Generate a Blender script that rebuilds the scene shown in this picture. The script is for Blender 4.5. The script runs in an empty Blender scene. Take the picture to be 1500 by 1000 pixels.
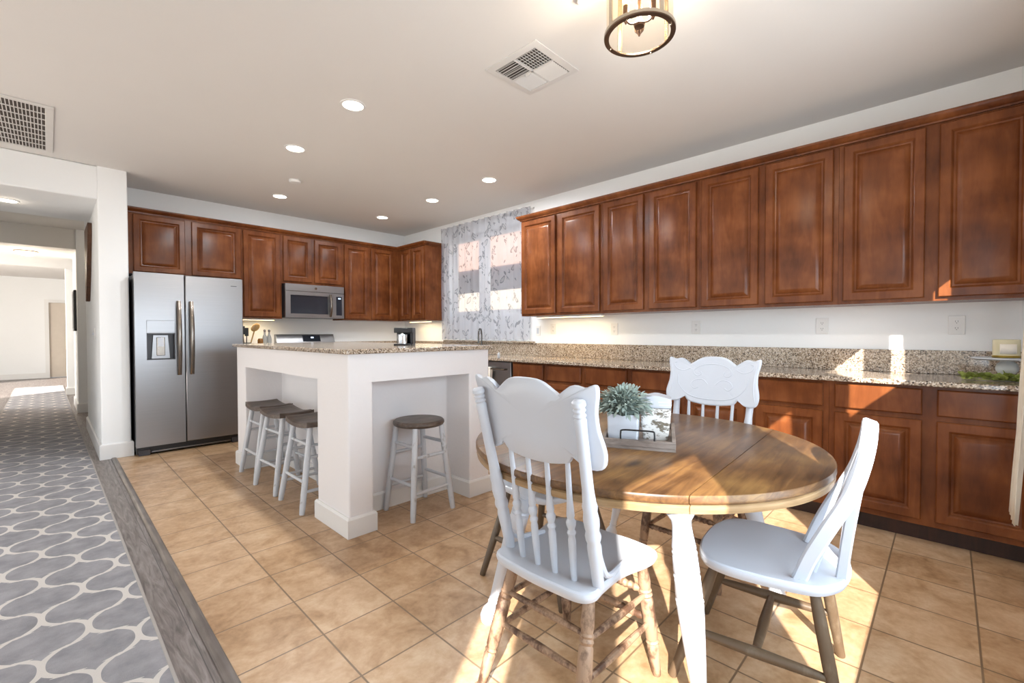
import bpy, math, random
from math import sin, cos, pi, radians, sqrt, atan2
from mathutils import Vector, Matrix
random.seed(7)
S = bpy.context.scene
C = S.collection
# ------------------------------------------------------------------ camera
cd = bpy.data.cameras.new('camera'); cam = bpy.data.objects.new('camera', cd); C.objects.link(cam)
cd.sensor_fit = 'HORIZONTAL'; cd.sensor_width = 36.0; cd.lens = 36.0*659.13/1500; cd.clip_start = 0.02; cd.clip_end = 300
yaw, pitch, roll = 0.80056, -0.018146, -0.001936
fw = Vector((sin(yaw)*cos(pitch), cos(yaw)*cos(pitch), sin(pitch)))
r0 = Vector((cos(yaw), -sin(yaw), 0)); u0 = r0.cross(fw)
rr = cos(roll)*r0+sin(roll)*u0; uu = -sin(roll)*r0+cos(roll)*u0
cam.matrix_world = Matrix(((rr.x, uu.x, -fw.x, 0), (rr.y, uu.y, -fw.y, 0), (rr.z, uu.z, -fw.z, 1.182), (0, 0, 0, 1)))
S.camera = cam
# ------------------------------------------------------------------ exposure, sky, sun, daylight, fill
vs = S.view_settings
vs.view_transform = 'Standard'; vs.look = 'None'; vs.gamma = 1.0; vs.use_curve_mapping = False
vs.exposure = 0.2
W = bpy.data.worlds.new('sky'); S.world = W; W.use_nodes = True
bg = W.node_tree.nodes['Background']; bg.inputs[0].default_value = (0.78, 0.90, 1.0, 1); bg.inputs[1].default_value = 1.5
sd = bpy.data.lights.new('sun', 'SUN'); sd.energy = 16.0; sd.angle = radians(0.6); sd.color = (1.0, 0.94, 0.85)
sun = bpy.data.objects.new('sun', sd); C.objects.link(sun)
sun.rotation_euler = Vector((-1.0, -0.665, 0.64)).to_track_quat('Z', 'Y').to_euler()
sun.location = (-6, -5, 6)
def area(name, loc, direction, sx, sy, power, color=(1, 1, 1)):
    l = bpy.data.lights.new(name, 'AREA'); l.shape = 'RECTANGLE'; l.size = sx; l.size_y = sy; l.energy = power; l.color = color
    o = bpy.data.objects.new(name, l); C.objects.link(o); o.location = loc
    o.rotation_euler = (-Vector(direction)).to_track_quat('Z', 'Y').to_euler(); return o
# two added fill lamps at the left, then daylight at openings behind the camera
area('fill_left', (-4.4, 2.6, 1.35), (1, 0, 0), 5.4, 2.3, 8, (0.74, 0.88, 1.0))  # added to brighten the room from its open left end
area('fill_near', (-3.1, -0.28, 1.3), (0.35, 1, 0.1), 2.6, 2.2, 7, (0.74, 0.88, 1.0))  # added fill in front of solid wall, no window there
area('daylight_window', (1.25, -0.335, 1.15), (0.1, 1, 0.1), 1.0, 1.2, 28, (0.74, 0.88, 1.0))
area('daylight_small_window', (2.5, -0.335, 1.60), (-0.1, 1, 0.1), 0.8, 0.4, 9, (0.74, 0.88, 1.0))
area('daylight_far_room', (-2.85, 12.5, 1.35), (1, 0, 0), 3.0, 2.2, 150, (1.0, 0.95, 0.86))

# ------------------------------------------------------------------ materials
def srgb(h):
    if isinstance(h, str):
        h = h.lstrip('#'); h = [int(h[i:i+2], 16)/255 for i in (0, 2, 4)]
    return tuple((c/12.92 if c <= 0.04045 else ((c+0.055)/1.055)**2.4) for c in h)+(1.0,)
class NT:
    def __init__(s, name):
        s.m = bpy.data.materials.new(name); s.m.use_nodes = True; s.t = s.m.node_tree
        s.p = s.t.nodes['Principled BSDF']; s.out = s.t.nodes['Material Output']
    def n(s, t, **kw):
        x = s.t.nodes.new(t)
        for k, v in kw.items(): setattr(x, k, v)
        return x
    def l(s, a, b): s.t.links.new(a, b)
    def math(s, op, a, b=None, c=None):
        x = s.n('ShaderNodeMath', operation=op)
        for i, v in enumerate((a, b, c)):
            if v is None: continue
            if isinstance(v, (int, float)): x.inputs[i].default_value = v
            else: s.l(v, x.inputs[i])
        return x.outputs[0]
    def coords(s, scale=(1, 1, 1)):
        tc = s.n('ShaderNodeTexCoord'); mp = s.n('ShaderNodeMapping'); mp.inputs['Scale'].default_value = scale
        s.l(tc.outputs['Object'], mp.inputs[0]); return mp.outputs[0]
    def noise(s, vec, scale, detail=4, rough=0.55, dist=0.0):
        x = s.n('ShaderNodeTexNoise'); x.inputs['Scale'].default_value = scale; x.inputs['Detail'].default_value = detail
        x.inputs['Roughness'].default_value = rough; x.inputs['Distortion'].default_value = dist; s.l(vec, x.inputs['Vector']); return x.outputs[0]
    def ramp(s, fac, stops, interp='LINEAR'):
        x = s.n('ShaderNodeValToRGB'); e = x.color_ramp.elements; x.color_ramp.interpolation = interp
        while len(e) > 1: e.remove(e[0])
        e[0].position = stops[0][0]; e[0].color = srgb(stops[0][1])
        for p, c in stops[1:]:
            k = e.new(p); k.color = srgb(c)
        s.l(fac, x.inputs[0]); return x.outputs[0]
    def mix(s, fac, a, b):
        x = s.n('ShaderNodeMix', data_type='RGBA')
        for i, v in ((0, fac), (6, a), (7, b)):
            if isinstance(v, (int, float)): x.inputs[i].default_value = v
            elif isinstance(v, (tuple, list)): x.inputs[i].default_value = v
            else: s.l(v, x.inputs[i])
        return x.outputs[2]
    def bump(s, h, strength=0.2, dist=0.01):
        b = s.n('ShaderNodeBump'); b.inputs['Strength'].default_value = strength; b.inputs['Distance'].default_value = dist
        s.l(h, b.inputs['Height']); s.l(b.outputs[0], s.p.inputs['Normal'])
    def col(s, c):
        if isinstance(c, (tuple, list)): s.p.inputs['Base Color'].default_value = c
        else: s.l(c, s.p.inputs['Base Color'])
    def set(s, rough=None, metal=None, **kw):
        if rough is not None: s.p.inputs['Roughness'].default_value = rough
        if metal is not None: s.p.inputs['Metallic'].default_value = metal
        for k, v in kw.items(): s.p.inputs[k].default_value = v
        return s
def plain(name, c, rough=0.5, metal=0.0, var=0.04, nscale=8, bump=0.0, **kw):
    t = NT(name); t.set(rough, metal, **kw)
    v = t.coords(); nz = t.noise(v, nscale)
    b = srgb(c); lo = tuple(x*(1-var*2) for x in b[:3])+(1,); hi = tuple(min(1, x*(1+var)) for x in b[:3])+(1,)
    t.col(t.mix(nz, lo, hi))
    if bump: t.bump(t.noise(v, nscale*12, 2), bump, 0.004)
    return t.m
def emit(name, c, strength):
    t = NT(name); t.col(srgb(c)); t.p.inputs['Emission Color'].default_value = srgb(c); t.p.inputs['Emission Strength'].default_value = strength
    return t.m
def wood(name, c1, c2, c3, stretch=(14, 14, 1.2), rough=0.35, scale=3.0, bump=0.05, blotch=1.0, spec=0.5, k=0.55):
    t = NT(name); t.set(rough); t.p.inputs['Specular IOR Level'].default_value = spec
    v = t.coords(stretch); g = t.noise(v, scale, 6, 0.6, 0.6)
    v2 = t.coords(); bl = t.noise(v2, 5.0*blotch, 3, 0.5)
    f = t.math('ADD', t.math('MULTIPLY', g, k), t.math('MULTIPLY', bl, 1-k))
    t.col(t.ramp(f, [(0.36, c1), (0.5, c2), (0.64, c3)]))
    if bump: t.bump(g, bump, 0.003)
    return t.m
def distress(name, base, under, dark, thr=(0.56, 0.62), rough=0.5, stretch=(1, 1, 1), scale=14):
    t = NT(name); t.set(rough)
    v = t.coords(stretch); n1 = t.noise(v, scale, 6, 0.65); n2 = t.noise(t.coords((20, 20, 3)), 3, 3)
    u = t.mix(n2, srgb(under), srgb(dark))
    x = t.n('ShaderNodeMapRange'); x.inputs['From Min'].default_value = thr[0]; x.inputs['From Max'].default_value = thr[1]
    t.l(n1, x.inputs['Value'])
    t.col(t.mix(x.outputs[0], srgb(base), u)); return t.m

M = {}
M['wall'] = plain('wall_paint', '#f6f7f8', 0.75, var=0.01, nscale=3, bump=0.12)
M['ceil'] = plain('ceiling_paint', '#e6e3e0', 0.85, var=0.01, nscale=3, bump=0.10)
M['island'] = plain('island_plaster', '#eeebec', 0.7, var=0.012, nscale=4, bump=0.25)
M['trim'] = plain('white_trim', '#ecebea', 0.4, var=0.01)
M['white'] = plain('white_paint', '#c5c9d2', 0.32, var=0.02)
M['cab'] = wood('cherry_stain', '#562d17', '#6b3b1e', '#804b29', (8, 8, 1.5), 0.26, 2.6, 0.02, 0.8, 0.24, 0.35)
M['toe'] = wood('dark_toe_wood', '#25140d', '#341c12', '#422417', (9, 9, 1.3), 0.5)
def granite():
    t = NT('granite'); t.set(0.12)
    v = t.coords(); vo = t.n('ShaderNodeTexVoronoi'); vo.inputs['Scale'].default_value = 150; t.l(v, vo.inputs['Vector'])
    sp = t.n('ShaderNodeSeparateColor'); t.l(vo.outputs['Color'], sp.inputs[0])
    n = t.noise(v, 60, 5, 0.7)
    f = t.math('ADD', t.math('MULTIPLY', sp.outputs[0], 0.65), t.math('MULTIPLY', n, 0.35))
    t.col(t.ramp(f, [(0.16, '#332a25'), (0.28, '#6b5b4d'), (0.42, '#978471'), (0.58, '#b3a18d'), (0.74, '#cec0b0'), (0.9, '#ddd5ca')])); return t.m
M['granite'] = granite()
def tiles():
    t = NT('floor_tiles'); t.set(0.33)
    v = t.coords(); sp = t.n('ShaderNodeSeparateXYZ'); t.l(v, sp.inputs[0]); P = 0.3081
    fx = t.math('DIVIDE', t.math('SUBTRACT', sp.outputs[0], 0.7379-P*20), P); fy = t.math('DIVIDE', t.math('SUBTRACT', sp.outputs[1], 2.6747-P*20), P)
    ex = t.math('PINGPONG', fx, 0.5); ey = t.math('PINGPONG', fy, 0.5)
    d = t.math('MINIMUM', ex, ey)
    mr = t.n('ShaderNodeMapRange'); mr.inputs['From Min'].default_value = 0.008; mr.inputs['From Max'].default_value = 0.014; t.l(d, mr.inputs['Value'])
    cb = t.n('ShaderNodeCombineXYZ'); t.l(t.math('FLOOR', fx), cb.inputs[0]); t.l(t.math('FLOOR', fy), cb.inputs[1])
    wn = t.n('ShaderNodeTexWhiteNoise'); t.l(cb.outputs[0], wn.inputs['Vector'])
    n1 = t.noise(v, 7, 6, 0.62, 0.5); n2 = t.noise(v, 38, 4, 0.6)
    f = t.math('ADD', t.math('ADD', t.math('MULTIPLY', n1, 0.7), t.math('MULTIPLY', n2, 0.25)), t.math('MULTIPLY', wn.outputs[0], 0.10))
    c = t.ramp(f, [(0.34, '#94714f'), (0.46, '#b08d69'), (0.58, '#c2a17f'), (0.72, '#d0b697')])
    t.col(t.mix(mr.outputs[0], srgb('#7d664e'), c)); t.bump(mr.outputs[0], 0.25, 0.002); return t.m
M['tile'] = tiles()
def planks():
    t = NT('grey_planks'); t.set(0.38)
    v = t.coords((9, 0.9, 1)); g = t.noise(v, 4, 7, 0.62, 1.6)
    v0 = t.coords(); sp = t.n('ShaderNodeSeparateXYZ'); t.l(v0, sp.inputs[0])
    e = t.math('PINGPONG', t.math('DIVIDE', t.math('ADD', sp.outputs[0], 20.0-0.3960), 0.18), 0.5)
    mr = t.n('ShaderNodeMapRange'); mr.inputs['From Min'].default_value = 0.005; mr.inputs['From Max'].default_value = 0.012; t.l(e, mr.inputs['Value'])
    c = t.ramp(g, [(0.32, '#544c49'), (0.5, '#766d6a'), (0.66, '#8d8582')])
    t.col(t.mix(mr.outputs[0], srgb('#45403e'), c)); return t.m
M['plank'] = planks()
M['strip'] = wood('grey_edge_strip', '#4e4642', '#665d58', '#7c736d', (20, 1, 20), 0.33)
def rugmat():
    t = NT('trellis_rug'); t.set(0.95)
    v = t.coords(); sp = t.n('ShaderNodeSeparateXYZ'); t.l(v, sp.inputs[0])
    px, py = 0.132, 0.396
    u = t.math('DIVIDE', t.math('ADD', sp.outputs[0], 0.034+px*40), px)
    k = t.math('FLOOR', u); fr = t.math('SUBTRACT', u, k)
    ph = t.math('ADD', t.math('MULTIPLY', t.math('SUBTRACT', sp.outputs[1], 2.664), 2*pi/py), t.math('MULTIPLY', k, pi))
    cw = t.math('COSINE', ph)
    c3 = t.math('MULTIPLY', cw, t.math('MULTIPLY', cw, cw))
    w = t.math('ADD', t.math('SUBTRACT', t.math('MULTIPLY', cw, 1.08), t.math('MULTIPLY', c3, 0.28)), t.math('MULTIPLY', t.math('MAXIMUM', t.math('MINIMUM', t.math('MULTIPLY', cw, 9.0), 1.0), -1.0), 0.20))
    pos = t.math('SUBTRACT', 0.5, t.math('MULTIPLY', w, 0.5))
    d1 = t.math('ABSOLUTE', t.math('SUBTRACT', fr, pos)); d2 = t.math('ABSOLUTE', t.math('ADD', fr, pos))
    d3 = t.math('ABSOLUTE', t.math('ADD', t.math('SUBTRACT', fr, 2.0), pos))
    d = t.math('MINIMUM', d1, t.math('MINIMUM', d2, d3))
    sl = t.math('MULTIPLY', t.math('SINE', ph), 0.36*px*2*pi/py)
    thr = t.math('MULTIPLY', t.math('SQRT', t.math('ADD', 1.0, t.math('MULTIPLY', sl, sl))), 0.0105/px)
    thr = t.math('ADD', thr, t.math('MULTIPLY', t.math('LESS_THAN', t.math('ABSOLUTE', cw), 0.14), 0.085))
    m = t.math('LESS_THAN', d, thr)
    n = t.noise(v, 9, 5, 0.6); n2 = t.noise(v, 220, 2)
    g = t.ramp(n, [(0.35, '#7f7e83'), (0.65, '#98969b')])
    t.col(t.mix(m, g, srgb('#c9c3bf'))); t.bump(n2, 0.5, 0.004); return t.m
M['rug'] = rugmat()
M['rugedge'] = plain('rug_binding', '#a29c98', 0.95)
def steel(name='brushed_steel', base='#9a9899', rough=0.30):
    t = NT(name); t.set(rough, 1.0)
    v = t.coords((1.2, 1.2, 90)); n = t.noise(v, 2, 3)
    b = srgb(base); t.col(t.mix(n, tuple(x*0.86 for x in b[:3])+(1,), b)); return t.m
M['steel'] = steel()
M['steel2'] = steel('handle_steel', '#857c74', 0.22)
M['chrome'] = plain('chrome', '#c9c9cc', 0.08, 1.0)
M['black'] = plain('black_plastic', '#17161a', 0.3)
M['darkgrey'] = plain('dark_grey_plastic', '#3a383c', 0.35)
M['glassblk'] = plain('oven_glass', '#2b2e36', 0.08, specular=None) if False else plain('oven_glass', '#2b2e36', 0.08)
def tablewood():
    t = NT('table_walnut'); t.set(0.30); t.p.inputs['Specular IOR Level'].default_value = 0.28
    v = t.coords((1.2, 12, 12)); g = t.noise(v, 3.0, 6, 0.6, 0.8); v2 = t.coords(); bl = t.noise(v2, 4.2, 3)
    f = t.math('ADD', t.math('MULTIPLY', g, 0.5), t.math('MULTIPLY', bl, 0.5))
    c = t.ramp(f, [(0.36, '#412b1a'), (0.5, '#66482c'), (0.64, '#87653c')])
    for kx, ky in ((-0.52, -0.10), (-0.36, -0.16), (0.28, 0.22), (-0.1, 0.33)):
        mp = t.n('ShaderNodeMapping'); mp.inputs['Location'].default_value = (-kx*9, -ky*17, 0); mp.inputs['Scale'].default_value = (9, 17, 0)
        t.l(v2, mp.inputs[0]); ln = t.n('ShaderNodeVectorMath', operation='LENGTH'); t.l(mp.outputs[0], ln.inputs[0])
        mr = t.n('ShaderNodeMapRange'); mr.inputs['From Min'].default_value = 0.25; mr.inputs['From Max'].default_value = 0.75; mr.inputs['To Min'].default_value = 0.8; mr.inputs['To Max'].default_value = 0
        t.l(t.math('ADD', ln.outputs[1], t.math('MULTIPLY', g, 0.3)), mr.inputs['Value']); c = t.mix(mr.outputs[0], c, srgb('#2a1b13'))
    t.col(c); t.bump(g, 0.04, 0.003); return t.m
M['table'] = tablewood()
M['rim'] = wood('table_rim_wood', '#6e5335', '#8f7250', '#a98d68', (2, 2, 30), 0.4, 2.0)
M['legwood'] = distress('worn_raw_wood', '#9d8068', '#6b4c38', '#33231c', (0.46, 0.60), 0.5, (1, 1, 0.6), 18)
M['darkleg'] = distress('dark_worn_wood', '#5c4b3a', '#8a7a66', '#362a20', (0.52, 0.66), 0.4, (1, 1, 0.4), 16)
M['chalk'] = distress('chalk_white_worn', '#cdd0d6', '#a9a7a5', '#8b8580', (0.60, 0.70), 0.55, (1, 1, 0.5), 20)
M['seatwood'] = wood('stool_seat_wood', '#3f342d', '#5b4d44', '#74665b', (3, 14, 14), 0.42, 3)
M['tray'] = wood('grey_barn_wood', '#5d514a', '#7d7068', '#968a82', (3, 3, 14), 0.6)
M['wire'] = plain('black_wire', '#2c2b2c', 0.4, 0.6)
M['birch'] = distress('birch_bark', '#e3e0dc', '#8b7f6c', '#4a4440', (0.50, 0.58), 0.7, (1, 1, 2.2), 26)
M['leaf'] = plain('sage_leaf', '#9fada4', 0.6, var=0.34, nscale=45)
M['leaf2'] = plain('green_leaf', '#a9b45c', 0.5, var=0.3, nscale=30)
M['bronze'] = plain('bronze', '#6b5546', 0.3, 0.85)
M['nickel'] = plain('aged_nickel', '#b9ad9c', 0.25, 0.9)
M['artwood'] = wood('wall_art_wood', '#3c2517', '#573722', '#6b4730', (14, 14, 1), 0.5)
M['lampglow'] = emit('lamp_lens', '#fff4e2', 9.0)
M['bulb'] = emit('bulb_glow', '#ffd9a0', 7.0)
M['undercab'] = emit('undercabinet_lens', '#ffdf9e', 7.0)
M['display'] = emit('clock_digits', '#cfe4ff', 2.0)
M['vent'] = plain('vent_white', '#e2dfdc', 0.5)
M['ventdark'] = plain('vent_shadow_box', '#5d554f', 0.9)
M['door'] = plain('door_paint', '#d9cdbf', 0.5)
M['spoon'] = wood('spoon_wood', '#8d6a3c', '#a5824f', '#b99763')
M['amber'] = plain('amber_jar', '#8a5a20', 0.2)
M['candle'] = plain('candle_cream', '#d8cfae', 0.25)
M['paper'] = plain('paper_label', '#efe8dd', 0.7)
M['stucco'] = plain('neighbour_stucco', '#a89e96', 0.9, bump=0.2)
M['stucco2'] = plain('neighbour_roof_tile', '#95786c', 0.9)
M['ground'] = plain('yard_gravel', '#b8ac9a', 0.95, nscale=2)
def glass(name, tint=(1, 1, 1, 1), gl=0.06):
    t = NT(name); g = t.n('ShaderNodeBsdfGlossy'); g.inputs['Roughness'].default_value = 0.02
    tr = t.n('ShaderNodeBsdfTransparent'); tr.inputs[0].default_value = tint
    f = t.n('ShaderNodeFresnel'); f.inputs[0].default_value = 1.35
    mx = t.n('ShaderNodeMixShader'); ge = t.n('ShaderNodeNewGeometry'); t.l(t.math('MULTIPLY', f.outputs[0], t.math('SUBTRACT', 1.0, ge.outputs['Backfacing'])), mx.inputs[0]); t.l(tr.outputs[0], mx.inputs[1]); t.l(g.outputs[0], mx.inputs[2])
    t.l(mx.outputs[0], t.out.inputs[0]); return t.m
M['glass'] = glass('clear_glass', (0.96, 0.97, 0.96, 1)); M['amberglass'] = glass('warm_glass', (0.97, 0.90, 0.80, 1))
def sheer(name, c, tfac, leaves=True):
    t = NT(name)
    col = srgb(c)
    if leaves:
        m = None
        for ang, sy, sz, off, seed in ((0.5, 15, 5.5, 0.0, 0.0), (-0.6, 17, 6.5, 0.37, 5.0)):
            tc = t.n('ShaderNodeTexCoord'); mp = t.n('ShaderNodeMapping', vector_type='TEXTURE'); mp.inputs['Rotation'].default_value = (ang, 0, 0)
            t.l(tc.outputs['Object'], mp.inputs[0]); mp2 = t.n('ShaderNodeMapping'); mp2.inputs['Scale'].default_value = (0.01, sy, sz); mp2.inputs['Location'].default_value = (seed, off, off)
            t.l(mp.outputs[0], mp2.inputs[0]); vo = t.n('ShaderNodeTexVoronoi'); vo.inputs['Scale'].default_value = 1.0; vo.inputs['Randomness'].default_value = 0.9; t.l(mp2.outputs[0], vo.inputs['Vector'])
            d = t.math('SUBTRACT', vo.outputs['Distance'], 0.27); edge = t.math('LESS_THAN', t.math('ABSOLUTE', d), 0.05); fill = t.math('MULTIPLY', t.math('LESS_THAN', d, 0.0), 0.45)
            k = t.math('MAXIMUM', edge, fill); m = k if m is None else t.math('MAXIMUM', m, k)
        n = t.noise(t.coords((1, 9, 5)), 1.5, 3); m = t.math('MULTIPLY', m, t.math('MULTIPLY', t.math('GREATER_THAN', n, 0.47), 0.75))
        colr = t.mix(m, col, srgb('#4c4f58')); tf = t.math('SUBTRACT', tfac, t.math('MULTIPLY', m, tfac*0.5))
    di = t.n('ShaderNodeBsdfDiffuse'); tl = t.n('ShaderNodeBsdfTranslucent'); tr = t.n('ShaderNodeBsdfTransparent')
    if leaves: t.l(colr, di.inputs[0]); t.l(colr, tl.inputs[0])
    else: di.inputs[0].default_value = col; tl.inputs[0].default_value = col
    a = t.n('ShaderNodeMixShader'); a.inputs[0].default_value = 0.22; t.l(di.outputs[0], a.inputs[1]); t.l(tl.outputs[0], a.inputs[2])
    b = t.n('ShaderNodeMixShader'); b.inputs[0].default_value = tfac
    if leaves: t.l(tf, b.inputs[0])
    t.l(a.outputs[0], b.inputs[1]); t.l(tr.outputs[0], b.inputs[2]); t.l(b.outputs[0], t.out.inputs[0]); return t.m
M['sheer'] = sheer('sheer_leaf_curtain', '#b4b5c0', 0.52)
M['drape'] = sheer('cream_drape', '#e9e2d4', 0.0, False)

# ------------------------------------------------------------------ mesh builder
class MB:
    def __init__(s): s.v = []; s.f = []; s.M = Matrix()
    def add(s, vs_, fs, M_=None):
        M_ = s.M if M_ is None else s.M @ M_
        b = len(s.v); s.v += [tuple(M_ @ Vector(v)) for v in vs_]; s.f += [tuple(i+b for i in f) for f in fs]; return s
    def box(s, x0, y0, z0, x1, y1, z1, M_=None):
        vs_ = [(x0, y0, z0), (x1, y0, z0), (x1, y1, z0), (x0, y1, z0), (x0, y0, z1), (x1, y0, z1), (x1, y1, z1), (x0, y1, z1)]
        return s.add(vs_, [(0, 3, 2, 1), (4, 5, 6, 7), (0, 1, 5, 4), (1, 2, 6, 5), (2, 3, 7, 6), (3, 0, 4, 7)], M_)
    def prism(s, poly, z0, z1, M_=None):
        n = len(poly); vs_ = [(x, y, z0) for x, y in poly]+[(x, y, z1) for x, y in poly]
        fs = [tuple(range(n-1, -1, -1)), tuple(range(n, 2*n))]+[(i, (i+1) % n, n+(i+1) % n, n+i) for i in range(n)]
        return s.add(vs_, fs, M_)
    def rings(s, rings, closed=True, caps=True, M_=None):
        n = len(rings[0]); vs_ = [p for r in rings for p in r]; fs = []
        for j in range(len(rings)-1):
            for i in range(n if closed else n-1):
                a = j*n+i; b = j*n+(i+1) % n; fs.append((a, b, b+n, a+n))
        if caps and closed:
            fs.append(tuple(range(n-1, -1, -1))); k = (len(rings)-1)*n; fs.append(tuple(range(k, k+n)))
        return s.add(vs_, fs, M_)
    def lathe(s, prof, n=24, M_=None, caps=True):
        return s.rings([[(r*cos(2*pi*i/n), r*sin(2*pi*i/n), z) for i in range(n)] for r, z in prof], M_=M_, caps=caps)
    def line(s, p0, p1, prof, n=14):
        """lathe along a segment; prof = [(t, radius)]"""
        p0 = Vector(p0); p1 = Vector(p1); d = p1-p0; L = d.length
        q = d.to_track_quat('Z', 'Y').to_matrix().to_4x4()
        return s.lathe([(r, t*L) for t, r in prof], n, Matrix.Translation(p0) @ q)
    def tube(s, pts, r, n=10, flat=1.0, closed=False):
        pts = [Vector(p) for p in pts]; N = len(pts); rings = []; up = None
        for i, p in enumerate(pts):
            t = (pts[min(i+1, N-1)]-pts[max(i-1, 0)]).normalized()
            if up is None:
                up = Vector((0, 0, 1)) if abs(t.z) < 0.9 else Vector((1, 0, 0))
            a = up-t*up.dot(t); a.normalize(); b = t.cross(a); up = a
            rad = r[i] if isinstance(r, (list, tuple)) else r
            rings.append([tuple(p+a*rad*cos(2*pi*k/n)+b*rad*flat*sin(2*pi*k/n)) for k in range(n)])
        return s.rings(rings)
    def band(s, pts, normals, w, t):
        """rectangular section swept: w along normal, t along the other side"""
        pts = [Vector(p) for p in pts]; N = len(pts); rings = []
        for i, p in enumerate(pts):
            tg = (pts[min(i+1, N-1)]-pts[max(i-1, 0)]).normalized()
            nn = Vector(normals[i] if isinstance(normals, list) else normals); nn = (nn-tg*nn.dot(tg)).normalized(); b = tg.cross(nn)
            ww = w[i] if isinstance(w, list) else w
            rings.append([tuple(p+nn*ww/2*a+b*t/2*c) for a, c in ((-.7, -1), (.7, -1), (1, -.5), (1, .5), (.7, 1), (-.7, 1), (-1, .5), (-1, -.5))])
        return s.rings(rings)
def ob(name, mb, mat, parent=None, loc=None, smooth=35, bevel=0.0, seg=2, solid=0.0, subsurf=0):
    me = bpy.data.meshes.new(name); me.from_pydata(mb.v, [], mb.f); me.update()
    if smooth:
        for p in me.polygons: p.use_smooth = True
        me.set_sharp_from_angle(angle=radians(smooth))
    me.materials.append(M[mat] if isinstance(mat, str) else mat)
    o = bpy.data.objects.new(name, me); C.objects.link(o)
    if parent: o.parent = parent
    if loc: o.location = loc
    if solid:
        m = o.modifiers.new('solid', 'SOLIDIFY'); m.thickness = solid; m.offset = 0
    if bevel:
        m = o.modifiers.new('bevel', 'BEVEL'); m.width = bevel; m.segments = seg; m.limit_method = 'ANGLE'; m.angle_limit = radians(35); m.harden_normals = False
    if subsurf:
        m = o.modifiers.new('sub', 'SUBSURF'); m.levels = m.render_levels = subsurf
    return o
def tag(o, label, cat, group=None, kind=None):
    o['label'] = label; o['category'] = cat
    if group: o['group'] = group
    if kind: o['kind'] = kind
    return o
def thing(name, label, cat, loc=(0, 0, 0), rz=0.0, group=None):
    o = bpy.data.objects.new(name, None); C.objects.link(o); o.location = loc; o.rotation_euler = (0, 0, rz); o.empty_display_size = 0.1
    return tag(o, label, cat, group)
def struct(name, mb, mat, bevel=0.0, smooth=35, parent=None):
    o = ob(name, mb, mat, parent, bevel=bevel, smooth=smooth)
    if not parent: o['kind'] = 'structure'
    return o
def copy_tree(o, parent=None):
    c = o.copy(); C.objects.link(c)
    if parent: c.parent = parent
    for ch in list(o.children): copy_tree(ch, c)
    return c
def wall(mb, axis, a, b, u0, u1, z0, z1, holes=()):
    """slab between a..b on axis ('x' or 'y'), spanning u0..u1 and z0..z1, with rectangular holes (u0,u1,z0,z1)"""
    us = sorted({u0, u1, *[h[0] for h in holes], *[h[1] for h in holes]}); zs = sorted({z0, z1, *[h[2] for h in holes], *[h[3] for h in holes]})
    for i in range(len(us)-1):
        for j in range(len(zs)-1):
            um = (us[i]+us[i+1])/2; zm = (zs[j]+zs[j+1])/2
            if any(h[0] < um < h[1] and h[2] < zm < h[3] for h in holes): continue
            if axis == 'x': mb.box(a, us[i], zs[j], b, us[i+1], zs[j+1])
            else: mb.box(us[i], a, zs[j], us[i+1], b, zs[j+1])
    return mb
def offset_poly(p, d):
    n = len(p); out = []
    for i in range(n):
        a = Vector(p[i-1]); b = Vector(p[i]); c = Vector(p[(i+1) % n])
        e1 = (b-a).normalized(); e2 = (c-b).normalized(); n1 = Vector((e1.y, -e1.x)); n2 = Vector((e2.y, -e2.x))
        out.append(tuple(b+(n1+n2)*d))
    return out
def fillet(p, r, seg=4):
    n = len(p); out = []
    for i in range(n):
        a = Vector(p[i-1]); b = Vector(p[i]); c = Vector(p[(i+1) % n])
        e1 = (b-a).normalized(); e2 = (c-b).normalized()
        s0 = b-e1*r; s1 = b+e2*r
        for k in range(seg+1):
            t = k/seg; out.append(tuple(s0*(1-t)**2+b*2*t*(1-t)+s1*t*t))
    return out
def basebd(mb, poly, h=0.135, d=0.016):
    o1 = offset_poly(poly, d); o2 = offset_poly(poly, d*0.45); o0 = offset_poly(poly, -0.004)
    R = lambda q, z: [(x, y, z) for x, y in q]
    return mb.rings([R(o0, 0.001), R(o1, 0.001), R(o1, h-0.012), R(o2, h), R(o0, h)], caps=False)

XR, YB, H = 4.005, 6.29, 2.743
# ================================================================== SETTING
mb = MB(); mb.box(0.437, -0.36, -0.06, XR+0.1, YB+0.1, 0.0); struct('floor', mb, 'tile')
mb = MB(); mb.box(-4.6, -0.36, -0.06, 0.437, 5.75, 0.0); mb.box(-3.0, 5.75, -0.06, 3.2, 18.0, -0.0); struct('floor_hall', mb, 'plank')
mb = MB(); mb.rings([[(0.396, y, 0.0005), (0.437, y, 0.0005), (0.4375, y, 0.006), (0.434, y, 0.011), (0.424, y, 0.014), (0.408, y, 0.013), (0.398, y, 0.007)] for y in (-0.355, 5.66)])
struct('trim_1', mb, 'strip')
# ceiling
mb = MB(); mb.box(-4.6, -0.46, H, XR+0.12, 9.41, H+0.12); struct('ceiling', mb, 'ceil')
# right wall with the sink window
WY0, WY1, WZ0, WZ1 = 3.62, 5.12, 1.42, 2.52
mb = MB(); wall(mb, 'x', XR, XR+0.11, -0.46, YB+0.1, -0.05, H, [(WY0, WY1, WZ0, WZ1)]); struct('wall_right', mb, 'wall')
mb = MB(); mb.box(0.55, YB, 0.0, XR, YB+0.1, H); struct('wall_back', mb, 'wall')
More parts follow.
